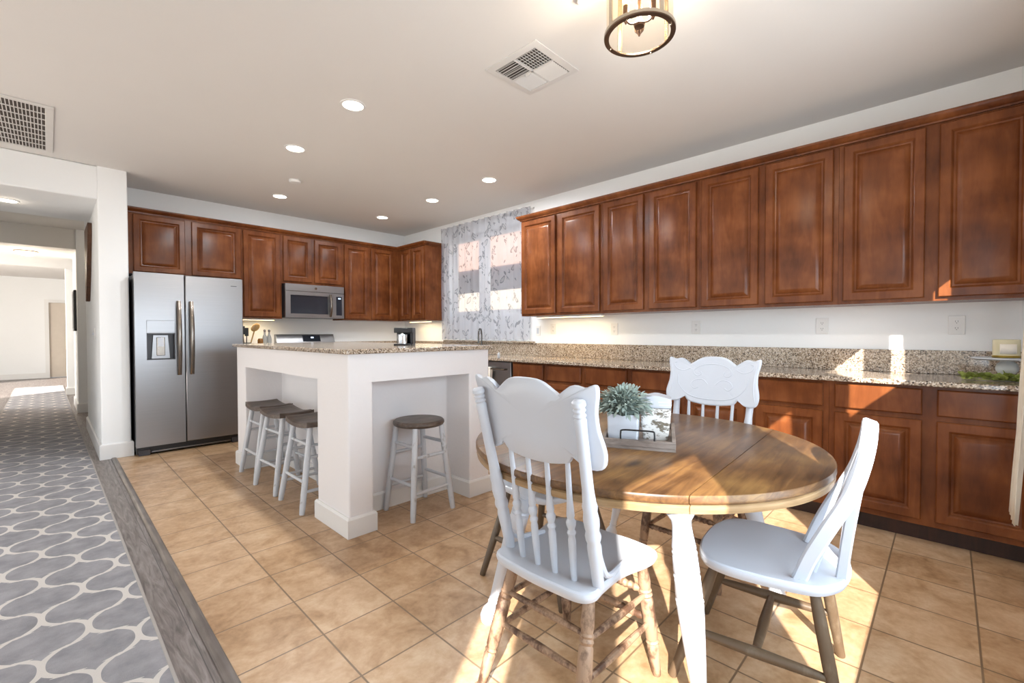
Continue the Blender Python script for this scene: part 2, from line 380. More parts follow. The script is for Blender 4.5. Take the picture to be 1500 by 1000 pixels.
# unseen wall behind the camera, openings shaped to cast the sun patches
mb = MB(); wall(mb, 'y', -0.40, -0.36, -4.6, XR, -0.05, H, [(-1.44, -1.07, 0.54, 1.76), (-0.45, 0.12, 0.54, 1.76), (0.75, 1.76, 0.54, 1.76), (2.14, 3.15, 1.41, 1.87)]); struct('wall_near', mb, 'wall')
mb = MB()
for (a, b, z0, z1) in ((-1.44, -1.07, 0.54, 1.76), (-0.45, 0.12, 0.54, 1.76), (0.75, 1.76, 0.54, 1.76), (2.14, 3.15, 1.41, 1.87)):
    for q in ((a-0.05, a, z0-0.05, z1+0.05), (b, b+0.05, z0-0.05, z1+0.05), (a, b, z0-0.05, z0), (a, b, z1, z1+0.05)):
        mb.box(q[0], -0.358, q[2], q[1], -0.345, q[3])
struct('trim_2', mb, 'trim')
# wall at the far side of the family room, left of the hall
mb = MB(); mb.box(-4.6, 5.69, 0, -0.60, 5.85, H); struct('wall_family', mb, 'wall')
# wall between hall and kitchen (its end is the pillar by the fridge)
PL = [(0.335, 5.69), (0.551, 5.69), (0.551, 7.77), (0.335, 7.77)]
mb = MB(); mb.prism(fillet(PL, 0.014), 0, H); struct('wall_hall_right', mb, 'wall')
mb = MB(); basebd(mb, PL, 0.146); struct('baseboard_pillar', mb, 'trim')
# header and hall ceilings
mb = MB(); mb.box(-0.60, 5.69, 2.435, 0.345, 6.93, H-0.001); struct('trim_3', mb, 'wall', bevel=0.012)
mb = MB(); mb.box(-3.0, 9.40, 2.45, 3.2, 12.30, 2.9); struct('ceiling_hall', mb, 'ceil')
mb = MB(); mb.box(-0.60, 12.30, 2.49, 0.26, 12.45, 2.75); mb.box(-3.0, 12.45, 2.69, 3.2, 18, 2.8); mb.box(-3.0,12.30,2.6,-0.6,12.45,2.8); struct('ceiling_far', mb, 'ceil')
mb = MB(); mb.box(-0.70, 5.85, 0, -0.60, 10.6, H); mb.box(-3.0, 10.5, 0, -0.70, 10.6, H); struct('wall_hall_left', mb, 'wall')
PB = [(0.305, 9.36), (2.2, 9.36), (2.2, 9.56), (0.455, 9.56), (0.455, 10.6), (0.305, 10.6)]
mb = MB(); mb.prism(fillet(PB, 0.012), 0, H); struct('wall_hall_far', mb, 'wall')
mb = MB(); basebd(mb, PB, 0.14); struct('baseboard_hall', mb, 'trim')
PC = [(0.245, 12.32), (3.2, 12.32), (3.2, 12.47), (0.245, 12.47)]
mb = MB(); mb.prism(fillet(PC, 0.012), 0, 2.75); struct('wall_hall_end', mb, 'wall')
mb = MB(); basebd(mb, PC, 0.14); struct('baseboard_hall_end', mb, 'trim')
mb = MB(); mb.box(0.551, 7.7, 0, 3.2, 7.77, H); mb.box(2.2, 7.77, 0, 2.3, 9.4, H); mb.box(2.2,9.56,0,2.3,12.32,2.6); struct('wall_cross_hall', mb, 'wall')
# far room: end wall with a door, window in its left wall
mb = MB(); wall(mb, 'y', 17.5, 17.6, -3.0, 3.2, 0, 2.75, [(0.02, 0.86, 0.0, 2.04)]); struct('wall_far_end', mb, 'wall')
mb = MB(); wall(mb, 'x', -3.05, -2.95, 10.5, 18, 0, 2.75, [(11.0, 15.1, 0.25, 2.4)]); struct('wall_far_left', mb, 'wall')
mb = MB(); mb.box(3.2, 12.3, 0, 3.3, 18, 2.75); struct('wall_far_right', mb, 'wall')
mb = MB(); mb.box(-2.95, 17.485, 0.001, -0.06, 17.5, 0.14); mb.box(0.94, 17.485, 0.001, 3.2, 17.5, 0.14); struct('baseboard_far', mb, 'trim')
mb = MB(); mb.box(-0.06, 17.47, 0.001, 0.02, 17.5, 2.12); mb.box(0.86, 17.47, 0.001, 0.94, 17.5, 2.12); mb.box(0.02, 17.47, 2.04, 0.86, 17.5, 2.12); struct('trim_4', mb, 'trim')
def raised(mb, x0, z0, x1, z1, prof, y=0.0):
    """front of a framed door in the xz plane facing -y; prof = [(inset, height)]"""
    R = [[(x0+i, y-h, z0+i), (x1-i, y-h, z0+i), (x1-i, y-h, z1-i), (x0+i, y-h, z1-i)] for i, h in prof]
    return mb.rings(R)
mb = MB(); mb.box(0.02, 17.54, 0.01, 0.86, 17.58, 2.04)
for (a, b, z0, z1) in ((0.12, 0.39, 0.2, 0.9), (0.49, 0.76, 0.2, 0.9), (0.12, 0.39, 1.05, 1.9), (0.49, 0.76, 1.05, 1.9)):
    raised(mb, a, z0, b, z1, [(0, 0), (0.0, 0.004), (0.03, 0.001), (0.05, 0.004)], 17.54)
d1 = struct('door_1', mb, 'door')
# sink window frame and panes
mb = MB()
def rectframe(mb, y0, y1, z0, z1, w, xa, xb):
    mb.box(xa, y0, z0, xb, y0+w, z1); mb.box(xa, y1-w, z0, xb, y1, z1); mb.box(xa, y0+w, z0, xb, y1-w, z0+w); mb.box(xa, y0+w, z1-w, xb, y1-w, z1)
rectframe(mb, WY0, WY1, WZ0, WZ1, 0.03, XR+0.06, XR+0.11)
rectframe(mb, WY0+0.03, 4.40, WZ0+0.03, WZ1-0.03, 0.04, XR+0.065, XR+0.085); rectframe(mb, 4.55, WY1-0.03, WZ0+0.03, WZ1-0.03, 0.04, XR+0.085, XR+0.105)
mb.box(XR+0.065, 4.40, WZ0+0.03, XR+0.105, 4.55, WZ1-0.03)
win = struct('window_1', mb, 'trim', bevel=0.003)
mb = MB(); mb.box(XR+0.073, WY0+0.065, WZ0+0.065, XR+0.077, 4.365, WZ1-0.065); ob('pane', mb, 'glass', win)
mb = MB(); mb.box(XR+0.093, 4.585, WZ0+0.065, XR+0.097, WY1-0.065, WZ1-0.065); ob('pane', mb, 'glass', win)
# outside
mb = MB(); mb.box(-40, -60, -0.3, 60, 60, -0.12); struct('ground', mb, 'ground')
nb = thing('neighbour_house', 'sunlit pale stucco house seen through the sheer window curtain', 'house', (7.2, 5.6, -0.12))
mb = MB(); mb.box(0, -6, 0, 0.3, 8, 2.72); ob('house_wall', mb, 'stucco', nb)
mb = MB(); mb.prism([(-0.65, 2.70), (3.0, 2.70), (3.0, 4.6), (-0.65, 2.90)], -6, 8, Matrix(((1, 0, 0, 0), (0, 0, 1, 0), (0, 1, 0, 0), (0, 0, 0, 1)))); ob('tiled_roof', mb, 'stucco2', nb)
# ------------------------------------------------------------------ rug
mb = MB(); mb.box(-0.46, 0.4, 0.0, 0.286, 14.6, 0.009)
rug = tag(ob('runner_rug', mb, 'rug', bevel=0.003), 'long grey trellis pattern runner rug along the hallway floor', 'rug'); rug.rotation_euler = (0, 0, radians(0.3)); rug.location = (0.012, 0, 0.001)
mb = MB(); mb.box(0.277, 0.4, 0.0005, 0.289, 14.6, 0.0105); mb.box(-0.463, 0.4, 0.0005, -0.451, 14.6, 0.0105); ob('binding', mb, 'rugedge', rug, bevel=0.003)

# ================================================================== CABINETS
DP = [(0, 0), (0, 0.017), (0.005, 0.023), (0.048, 0.023), (0.052, 0.020), (0.060, 0.008), (0.070, 0.006), (0.073, 0.009), (0.098, 0.020), (0.101, 0.0205)]
DR = [(0, 0), (0, 0.015), (0.007, 0.022)]
def cabinet(name, label, cat, group, loc, rz, w, d, z0, z1, doors=(), drawers=(), toe=False, stile=0.0):
    t = thing(name, label, cat, (loc[0], loc[1], 0 if toe else z0), rz, group); dz = 0 if toe else z0
    b = MB(); b.box(0, 0, z0-dz, w, d, z1-dz); ob('cabinet_body', b, 'cab', t, smooth=0)
    if toe:
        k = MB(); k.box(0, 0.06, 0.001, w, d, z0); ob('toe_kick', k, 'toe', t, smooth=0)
    for (a, c, e, f) in doors:
        b = MB(); raised(b, a, e-dz, c, f-dz, DP); ob('door', b, 'cab', t, loc=None, smooth=25)
    for (a, c, e, f) in drawers:
        b = MB(); raised(b, a, e-dz, c, f-dz, DR); ob('drawer_front', b, 'cab', t, smooth=25)
    return t
RZ = -pi/2
XU, XB = XR-0.325, XR-0.60      # face frames: uppers 3.68, base 3.405
# right-wall uppers: (left Y, right Y, doors)
UP = [(3.417, 2.372, [(3.405, 2.929), (2.885, 2.395)], 'two door cherry wall cabinet right of the curtained window'),
      (2.371, 1.455, [(2.348, 1.941), (1.887, 1.477)], 'two door cherry wall cabinet on the right wall, second from the window'),
      (1.454, 0.534, [(1.433, 1.018), (0.972, 0.562)], 'two door cherry wall cabinet on the right wall, third from the window'),
      (0.533, -0.35, [(0.506, 0.108), (0.049, -0.335)], 'cherry wall cabinet at the near right end, above the cake stand')]
for y0, y1, ds, lb in UP:
    cabinet('wall_cabinet', lb, 'cabinet', 'upper cabinets along the right wall', (XU, y0), RZ, y0-y1, XR-XU-0.002, 1.37, 2.43, [(y0-a, y0-b, 1.392, 2.405) for a, b in ds])
BS = [(3.287, 2.388, [(3.275, 2.864), (2.82, 2.414)], 'two door cherry base cabinet beside the dishwasher, below the right counter'),
      (2.387, 1.457, [(2.362, 1.946), (1.895, 1.482)], 'two door cherry base cabinet behind the potted plant and tray'),
      (1.456, 0.534, [(1.433, 1.02), (0.951, 0.564)], 'two door cherry base cabinet behind the far pressed back chair'),
      (0.533, -0.35, [(0.503, 0.1), (0.041, -0.335)], 'two door cherry base cabinet at the near right end under the cake stand')]
for y0, y1, ds, lb in BS:
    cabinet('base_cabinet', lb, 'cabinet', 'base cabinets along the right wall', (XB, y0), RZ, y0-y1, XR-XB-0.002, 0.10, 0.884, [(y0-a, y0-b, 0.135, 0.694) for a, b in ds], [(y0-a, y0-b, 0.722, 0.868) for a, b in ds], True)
cabinet('sink_cabinet', 'cherry sink base cabinet under the curtained window, mostly behind the island', 'cabinet', None, (XB, 5.60), RZ, 5.60-3.91, XR-XB-0.002, 0.10, 0.884, [(0.9, 1.26, 0.135, 0.694), (1.3, 1.66, 0.135, 0.694)], [(0.9, 1.66, 0.722, 0.868)], True)
# corner run of uppers on right wall, left of window
YU = YB-0.325
cabinet('wall_cabinet', 'narrow two door cherry wall cabinet in the corner left of the curtained window', 'cabinet', None, (XU, YU-0.001), RZ, YU-5.262, XR-XU-0.002, 1.37, 2.43, [(0.09, 0.36, 1.392, 2.405), (0.40, 0.68, 1.392, 2.405)])
# back wall uppers (front faces -Y)
def bcab(x0, x1, z0, ds, lb, zb):
    return cabinet('wall_cabinet', lb, 'cabinet', 'upper cabinets along the back wall', (x0, YU), 0, x1-x0, YB-YU-0.002, z0, 2.43, [(a-x0, b-x0, zb, 2.405) for a, b in ds])
bcab(0.573, 1.592, 1.80, [(0.615, 1.048), (1.107, 1.580)], 'short two door cherry wall cabinet above the fridge', 1.824)
bcab(1.593, 2.032, 1.37, [(1.608, 2.012)], 'tall single door cherry wall cabinet between fridge and microwave', 1.388)
bcab(2.033, 2.820, 1.812, [(2.050, 2.398), (2.436, 2.800)], 'short two door cherry wall cabinet directly above the microwave', 1.842)
bcab(2.821, XU-0.001, 1.37, [(2.84, 3.206), (3.240, 3.598)], 'tall two door cherry wall cabinet right of the microwave', 1.388)
mb = MB(); mb.box(XU, YU, 1.37, XR-0.002, YB-0.002, 2.43)
tag(ob('corner_filler', mb, 'cab', smooth=0), 'blind corner cabinet box where back and side wall cabinets meet', 'cabinet')
# crown moulding (profile: out, z)
CP = [(0.0, 2.418), (0.012, 2.418), (0.014, 2.428), (0.028, 2.436), (0.042, 2.452), (0.046, 2.463), (0.046, 2.470), (0.0, 2.470)]
def crown(path):
    out = []
    for i in range(len(path)):
        p = Vector(path[i]); ns = []
        for a, b in ((i-1, i), (i, i+1)):
            if 0 <= a and b < len(path):
                e = (Vector(path[b])-Vector(path[a])).normalized(); ns.append(Vector((e.y, -e.x)))
        nn = ns[0]+ns[1] if len(ns) == 2 else ns[0]
        out.append([(p.x+nn.x*o, p.y+nn.y*o, z) for o, z in CP])
    m = MB(); m.rings(out); return m
# path direction chosen so that the outward normal points into the room
struct('trim_5', crown([(XR-0.003, 3.418), (XU-0.001, 3.418), (XU-0.001, -0.352)]), 'cab')
struct('trim_6', crown([(0.573, YU-0.001), (XU-0.001, YU-0.001), (XU-0.001, 5.261), (XR-0.003, 5.261)]), 'cab')
# worktops
mb = MB(); mb.prism([(XR-0.645, -0.355), (XR-0.001, -0.355), (XR-0.001, YB-0.001), (2.815, YB-0.001), (2.815, YB-0.645), (XR-0.645, YB-0.645)], 0.885, 0.915)
tag(ob('granite_worktop', mb, 'granite', bevel=0.006), 'long speckled granite worktop running along the right wall', 'worktop')
mb = MB(); mb.box(1.525, YB-0.645, 0.885, 2.035, YB-0.001, 0.915)
tag(ob('granite_worktop', mb, 'granite', bevel=0.006), 'short granite worktop between fridge and range, utensils on it', 'worktop')
mb = MB(); mb.box(XR-0.021, -0.355, 0.9155, XR-0.001, 3.44, 1.067); mb.box(XR-0.021, 3.44, 0.9155, XR-0.001, YB-0.022, 1.067)
mb.box(XR-0.045, 3.50, 1.067, XR-0.001, 5.22, 1.088)
tag(ob('granite_backsplash', mb, 'granite', bevel=0.002), 'low speckled granite backsplash along the right wall', 'backsplash')
mb = MB(); mb.box(2.815, YB-0.021, 0.9155, XR-0.022, YB-0.001, 1.067)
tag(ob('granite_backsplash', mb, 'granite', bevel=0.002), 'low granite backsplash on the back wall right of the range', 'backsplash')
cabinet('base_cabinet', 'cherry base cabinet between fridge and range, behind the island', 'cabinet', None, (1.53, YB-0.60), 0, 0.50, 0.598, 0.10, 0.884, [(0.03, 0.47, 0.135, 0.694)], [(0.03, 0.47, 0.722, 0.868)], True)
cabinet('base_cabinet', 'cherry base cabinet right of the range, behind the island', 'cabinet', None, (2.82, YB-0.60), 0, 0.58, 0.598, 0.10, 0.884, [(0.03, 0.55, 0.135, 0.694)], [(0.03, 0.55, 0.722, 0.868)], True)
# dishwasher
tw = thing('dish_towel', 'white towel hanging from the dishwasher handle beside the island', 'towel', (XB-0.060, 3.62, 0.80), RZ)
mb = MB(); mb.rings([[(x+0.004*sin(9*z), y, z) for x, y in ((-0.06, a), (0.06, a))] for a, z in ((-0.016, -0.20), (-0.016, -0.1), (-0.015, 0.0), (-0.010, 0.012), (0.0, 0.0155), (0.010, 0.012), (0.015, 0.0), (0.015, -0.15))], closed=False); ob('towel_cloth', mb, 'paper', tw, solid=0.004)
dw = thing('dishwasher', 'stainless steel dishwasher at the left end of the right base cabinets', 'dishwasher', (XB, 3.905, 0), RZ)
mb = MB(); mb.box(0.005, 0.005, 0.1, 0.608, 0.58, 0.882); ob('dishwasher_body', mb, 'darkgrey', dw)
mb = MB(); mb.box(0.008, -0.022, 0.12, 0.605, 0.004, 0.875); ob('dishwasher_door', mb, 'steel', dw, bevel=0.004)
mb = MB(); mb.tube([(0.06, -0.024, 0.80), (0.06, -0.06, 0.80), (0.55, -0.06, 0.80), (0.55, -0.024, 0.80)], 0.009); ob('handle', mb, 'steel2', dw)
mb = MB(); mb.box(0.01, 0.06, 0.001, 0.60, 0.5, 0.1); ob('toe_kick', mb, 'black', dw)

# ================================================================== APPLIANCES
fr = thing('refrigerator', 'tall stainless side by side refrigerator with water dispenser', 'refrigerator', (0.572, 5.54, 0))
FW = 0.916; SP = 0.392
mb = MB(); mb.box(0.004, 0.075, 0.03, FW-0.004, 0.735, 1.755); ob('fridge_body', mb, 'darkgrey', fr, bevel=0.004)
mb = MB()
dx0, dx1, dz0, dz1 = 0.088, 0.312, 0.930, 1.190
wall(mb, 'y', 0, 0.07, 0.0, SP-0.004, 0.092, 1.775, [(dx0, dx1, dz0, dz1)])
def doorslab(x0, x1):
    m = MB(); m.box(x0, 0, 0.092, x1, 0.07, 1.775); return m
fd = ob('freezer_door', mb, 'steel', fr, smooth=0)
rd = ob('fridge_door', doorslab(SP+0.004, FW), 'steel', fr, bevel=0.008)
# dispenser
mb = MB(); mb.box(dx0, 0.055, dz0, dx1, 0.069, dz1); mb.box(dx0, 0.0, dz0, dx0+0.008, 0.06, dz1); mb.box(dx1-0.008, 0.0, dz0, dx1, 0.06, dz1); mb.box(dx0, 0.0, dz0, dx1, 0.06, dz0+0.008); mb.box(dx0, 0, dz1-0.01, dx1, 0.06, dz1)
dsp = ob('water_dispenser', mb, 'darkgrey', fr)
mb = MB(); mb.prism([(dx0+0.04, dz0+0.012), (dx1-0.04, dz0+0.012), (dx1-0.055, dz1-0.02), (dx0+0.055, dz1-0.02)], 0, 0.02, Matrix(((1, 0, 0, 0), (0, 0, 1, 0.034), (0, 1, 0, 0), (0, 0, 0, 1)))); ob('dispenser_panel', mb, 'steel', dsp)
mb = MB(); mb.box(dx0+0.078, 0.026, dz0+0.04, dx1-0.078, 0.034, dz1-0.04); ob('paddle', mb, 'steel2', dsp, bevel=0.004)
mb = MB(); mb.box(dx0+0.09, 0.022, dz0+0.13, dx1-0.09, 0.027, dz1-0.045); ob('light_plate', mb, 'white', dsp)
mb = MB(); mb.box(dx0, -0.006, dz1+0.004, dx1, 0.0, dz1+0.125); ob('control_panel', mb, 'steel', fr, bevel=0.003)
for hx in (SP-0.052, SP+0.052):
    mb = MB(); pts = []; ws = []
    for i in range(21):
        t = i/20; z = 0.775+t*0.735; bow = -0.022-0.045*sin(pi*t)**0.8; pts.append((hx, bow, z)); ws.append(0.018)
    mb.band(pts, (0, 1, 0), ws, 0.034); mb.box(hx-0.014, -0.024, 0.80, hx+0.014, 0.0005, 0.83); mb.box(hx-0.014, -0.03, 1.455, hx+0.014, 0.0005, 1.485)
    ob('handle', mb, 'steel2', rd if hx > SP else fd)
mb = MB(); mb.box(0.004, 0.06, 0.018, FW-0.004, 0.10, 0.088); ob('toe_grille', mb, 'black', fr)
mb = MB(); mb.box(0.12, 0.048, 0.026, FW-0.12, 0.060, 0.034); ob('grille_bar', mb, 'steel', fr)
for x in (0.02, FW-0.11):
    mb = MB(); mb.box(x, 0.045, 0.0, x+0.09, 0.1, 0.06); ob('foot', mb, 'darkgrey', fr, bevel=0.006)
mb = MB(); mb.box(FW-0.115, -0.0015, 1.690, FW-0.06, 0.001, 1.697); ob('badge', mb, 'darkgrey', fr)
# microwave
mw = thing('microwave', 'stainless over the range microwave hanging under the short wall cabinet', 'microwave', (2.050, 5.895, 1.386))
mb = MB(); mb.box(0, 0.03, 0, 0.754, 0.39, 0.424); ob('microwave_body', mb, 'darkgrey', mw, bevel=0.003)
mb = MB(); mb.box(0, 0, 0.335, 0.754, 0.03, 0.424); ob('top_vent_strip', mb, 'steel', mw, bevel=0.003)
mb = MB(); wall(mb, 'y', 0, 0.03, 0, 0.60, 0, 0.331, [(0.062, 0.535, 0.05, 0.285)]); md = ob('microwave_door', mb, 'steel', mw, smooth=0)
mb = MB(); mb.box(0.06, 0.012, 0.048, 0.537, 0.02, 0.287); ob('door_window', mb, 'glassblk', md)
mb = MB(); mb.band([(0.565, -0.004-0.04*sin(pi*i/14), 0.02+0.29*i/14) for i in range(15)], (0, 1, 0), 0.016, 0.026); ob('handle', mb, 'steel2', md)
mb = MB(); mb.box(0.603, 0, 0, 0.754, 0.03, 0.331); cp = ob('control_panel', mb, 'steel', mw, bevel=0.003)
mb = MB(); mb.box(0.645, -0.003, 0.04, 0.722, 0.001, 0.29); ob('keypad', mb, 'glassblk', cp)
mb = MB(); mb.box(0.672, -0.0045, 0.258, 0.688, -0.0025, 0.272); mb.box(0.692, -0.0045, 0.258, 0.704, -0.0025, 0.272); ob('clock_display', mb, 'display', cp)
mb = MB(); mb.lathe([(0.016, 0), (0.016, 0.004)], 20, Matrix.Translation((0.377, 0.001, 0.38)) @ Matrix.Rotation(pi/2, 4, 'X')); ob('badge', mb, 'steel2', mw)
# range
rg = thing('range', 'stainless kitchen range against the back wall under the microwave', 'range', (2.040, 5.655, 0))
mb = MB(); mb.box(0, 0.02, 0.02, 0.762, 0.60, 0.90); mb.box(0.03,0.05,0,0.73,0.5,0.02); ob('range_body', mb, 'darkgrey', rg)
mb = MB(); mb.box(0.01, -0.005, 0.18, 0.752, 0.02, 0.84); ob('oven_door', mb, 'steel', rg, bevel=0.004)
mb = MB(); mb.box(0, 0.0, 0.90, 0.762, 0.57, 0.918); ob('cooktop', mb, 'glassblk', rg, bevel=0.003)
mb = MB(); mb.prism([(0.52, 0.918), (0.62, 0.918), (0.62, 1.175), (0.575, 1.175), (0.52, 1.06)], 0, 0.762, Matrix(((0, 0, 1, 0), (1, 0, 0, 0), (0, 1, 0, 0), (0, 0, 0, 1)))); bp = ob('back_panel', mb, 'steel', rg, bevel=0.003)
pm = Matrix.Translation((0, 0.5475, 1.1175)) @ Matrix.Rotation(-atan2(0.055, 0.115), 4, 'X')
mb = MB(); mb.box(0.33, -0.003, -0.045, 0.565, 0.004, 0.048, pm); ob('glass_display', mb, 'glassblk', bp)
mb = MB(); mb.box(0.44, -0.005, 0.005, 0.475, -0.001, 0.022, pm); ob('clock_display', mb, 'display', bp)

# ================================================================== ISLAND
isl = thing('kitchen_island', 'white plaster kitchen island with granite top and open stool niches', 'island', (0, 0, 0))
IP = [(1.195, 2.47), (1.349, 2.47), (1.349, 2.735), (2.105, 2.735), (2.105, 2.47), (2.295, 2.47), (2.295, 4.655), (1.195, 4.655), (1.195, 4.41), (1.5, 4.41), (1.5, 2.903), (1.195, 2.903)]
OP = [(1.195, 2.47), (2.295, 2.47), (2.295, 4.655), (1.195, 4.655)]
mb = MB(); mb.prism(fillet(IP, 0.012), 0, 0.893); mb.prism(fillet(OP, 0.012), 0.893, 1.064); ob('island_body', mb, 'island', isl)
mb = MB(); basebd(mb, IP, 0.118); ob('baseboard', mb, 'trim', isl)
mb = MB(); mb.prism(fillet([(1.163, 2.438), (2.335, 2.438), (2.335, 4.69), (1.163, 4.69)], 0.02), 1.064, 1.092); ob('countertop', mb, 'granite', isl, bevel=0.006)

# ================================================================== STOOLS
def rungs(t, tops, feet, levels, r, mat):
    P = lambda i, z: Vector(feet[i]).lerp(Vector(tops[i]), z/tops[i][2])
    for a, b, z in levels:
        m = MB(); m.line(P(a, z), P(b, z), [(0, r*0.8), (0.15, r), (0.85, r), (1, r*0.8)], 10); ob('rung', m, mat, t)
def legset(t, tops, feet, prof, mat, n=14):
    for a, b in zip(tops, feet):
        m = MB(); m.line(b, a, prof, n); ob('leg', m, mat, t)
LP = [(0, 0.015), (0.01, 0.0165), (0.10, 0.019), (0.5, 0.020), (0.9, 0.0185), (1, 0.0165)]
rs = thing('round_stool', 'round seat wooden bar stool with distressed white legs in the front niche', 'stool', (1.727, 2.549, 0), radians(2))
mb = MB(); mb.lathe([(0.01, 0.570), (0.150, 0.570), (0.163, 0.576), (0.170, 0.588), (0.168, 0.600), (0.158, 0.609), (0.13, 0.611), (0.01, 0.606)], 40); ob('seat', mb, 'seatwood', rs)
T = [(-0.105, -0.105, 0.572), (0.105, -0.105, 0.572), (0.105, 0.105, 0.572), (-0.105, 0.105, 0.572)]; F = [(-0.162, -0.155, 0), (0.162, -0.155, 0), (0.162, 0.15, 0), (-0.162, 0.15, 0)]
legset(rs, T, F, LP, 'chalk')
rungs(rs, T, F, [(0, 1, 0.165), (2, 3, 0.165), (1, 2, 0.215), (3, 0, 0.215), (0, 1, 0.385), (2, 3, 0.385), (1, 2, 0.455), (3, 0, 0.455)], 0.011, 'chalk')
def saddle(loc, rz, label):
    t = thing('saddle_stool', label, 'stool', loc, rz, 'saddle stools in the side niche')
    nx, ny = 13, 17; m = MB(); top = []; bot = []
    def pt(i, j, z):
        u = -1+2*i/(nx-1); v = -1+2*j/(ny-1); x = 0.135*u*(1-0.06*v*v); y = 0.20*v*(1-0.05*u*u)
        return (x, y, z)
    for i in range(nx):
        for j in range(ny):
            u = -1+2*i/(nx-1); v = -1+2*j/(ny-1); z = 0.582+0.026*v*v-0.006*(1-u*u)
            e = max(abs(u), abs(v)); z -= 0.010*max(0, (e-0.85)/0.15)**2
            top.append(pt(i, j, z)); bot.append(pt(i, j, 0.548+0.014*v*v))
    N = nx*ny; fs = []
    for i in range(nx-1):
        for j in range(ny-1):
            a = i*ny+j; fs.append((a, a+ny, a+ny+1, a+1)); fs.append((N+a, N+a+1, N+a+ny+1, N+a+ny))
    edge = [i*ny for i in range(nx)]+[(nx-1)*ny+j for j in range(1, ny)]+[i*ny+ny-1 for i in range(nx-2, -1, -1)]+[j for j in range(ny-2, 0, -1)]
    for k in range(len(edge)):
        a, b = edge[k], edge[(k+1) % len(edge)]; fs.append((b, a, N+a, N+b))
    m.add(top+bot, fs); ob('seat', m, 'seatwood', t, smooth=50)
    T = [(-0.085, -0.14, 0.557), (0.085, -0.14, 0.557), (0.085, 0.14, 0.557), (-0.085, 0.14, 0.557)]; F = [(-0.165, -0.192, 0), (0.165, -0.192, 0), (0.165, 0.192, 0), (-0.165, 0.192, 0)]
    legset(t, T, F, LP, 'chalk')
    rungs(t, T, F, [(3, 0, 0.20), (1, 2, 0.20), (0, 1, 0.14), (2, 3, 0.14), (0, 1, 0.36), (2, 3, 0.36), (1, 2, 0.44), (3, 0, 0.44)], 0.0105, 'chalk')
    return t
saddle((1.300, 4.145, 0), 0, 'saddle seat bar stool farthest along the island, nearest the refrigerator')
saddle((1.288, 3.700, 0), radians(3), 'saddle seat bar stool in the middle of the three beside the island')
saddle((1.300, 3.205, 0), 0, 'saddle seat bar stool closest to the white island corner pillar')

# ================================================================== DINING TABLE
TC = (1.735, 0.94); TR = 0.685
tb = thing('dining_table', 'round dark wood dining table with turned white legs', 'table', (TC[0], TC[1], 0), radians(3.5))
def disc_slices(cuts, prof):
    m = MB(); n = 96
    bounds = [-10]+cuts+[10]
    for a, b in zip(bounds[:-1], bounds[1:]):
        R = []
        for r, z in prof:
            pts = []
            ys = [max(a+0.0012, -r), min(b-0.0012, r)]
            th0 = math.asin(ys[0]/r); th1 = math.asin(ys[1]/r)
            for k in range(n//2+1):
                th = th0+(th1-th0)*k/(n//2); pts.append((r*cos(th), r*sin(th), z))
            for k in range(n//2+1):
                th = th1+(th0-th1)*k/(n//2); pts.append((-r*cos(th), r*sin(th), z))
            R.append(pts)
        m.rings(R)
    return m
tt = ob('tabletop', disc_slices([-0.405, 0.405], [(0.668, 0.7105), (0.680, 0.712), (0.685, 0.718), (0.685, 0.733), (0.682, 0.738), (0.674, 0.740)]), 'table', tb)
ob('rim', disc_slices([-0.405, 0.405], [(0.640, 0.683), (0.672, 0.683), (0.680, 0.687), (0.682, 0.695), (0.682, 0.706), (0.676, 0.7105)]), 'rim', tb)
mb = MB(); mb.box(-0.45, -0.33, 0.640, 0.45, -0.30, 0.683); mb.box(-0.45, 0.30, 0.640, 0.45, 0.33, 0.683); mb.box(-0.45, -0.30, 0.640, -0.42, 0.30, 0.683); mb.box(0.42, -0.30, 0.640, 0.45, 0.30, 0.683); ob('apron', mb, 'white', tb)
TLP = [(0, 0.016), (0.006, 0.024), (0.035, 0.033), (0.075, 0.031), (0.105, 0.021), (0.125, 0.016), (0.135, 0.020), (0.145, 0.016), (0.155, 0.019), (0.165, 0.017),
       (0.25, 0.021), (0.40, 0.029), (0.55, 0.036), (0.60, 0.0375), (0.605, 0.034), (0.615, 0.0385), (0.625, 0.034), (0.635, 0.0375), (0.70, 0.036), (0.705, 0.0325), (0.715, 0.037), (0.725, 0.0325), (0.735, 0.036),
       (0.80, 0.034), (0.805, 0.031), (0.815, 0.035), (0.825, 0.031), (0.835, 0.0335), (0.89, 0.0285), (0.925, 0.0265), (0.95, 0.028), (0.965, 0.034), (0.985, 0.042), (1, 0.042)]
inv = Matrix.Rotation(-radians(3.5), 4, 'Z') @ Matrix.Translation((-TC[0], -TC[1], 0))
for foot, top in (((1.29, 0.486, 0), (1.248, 0.545, 0.684)), ((1.237, 1.349, 0), (1.295, 1.130, 0.684)), ((2.231, 0.522, 0), (2.175, 0.705, 0.684)), ((2.232, 1.385, 0), (2.185, 1.20, 0.684))):
    mb = MB(); mb.line(inv @ Vector(foot), inv @ Vector(top), TLP, 28); ob('leg', mb, 'white', tb)

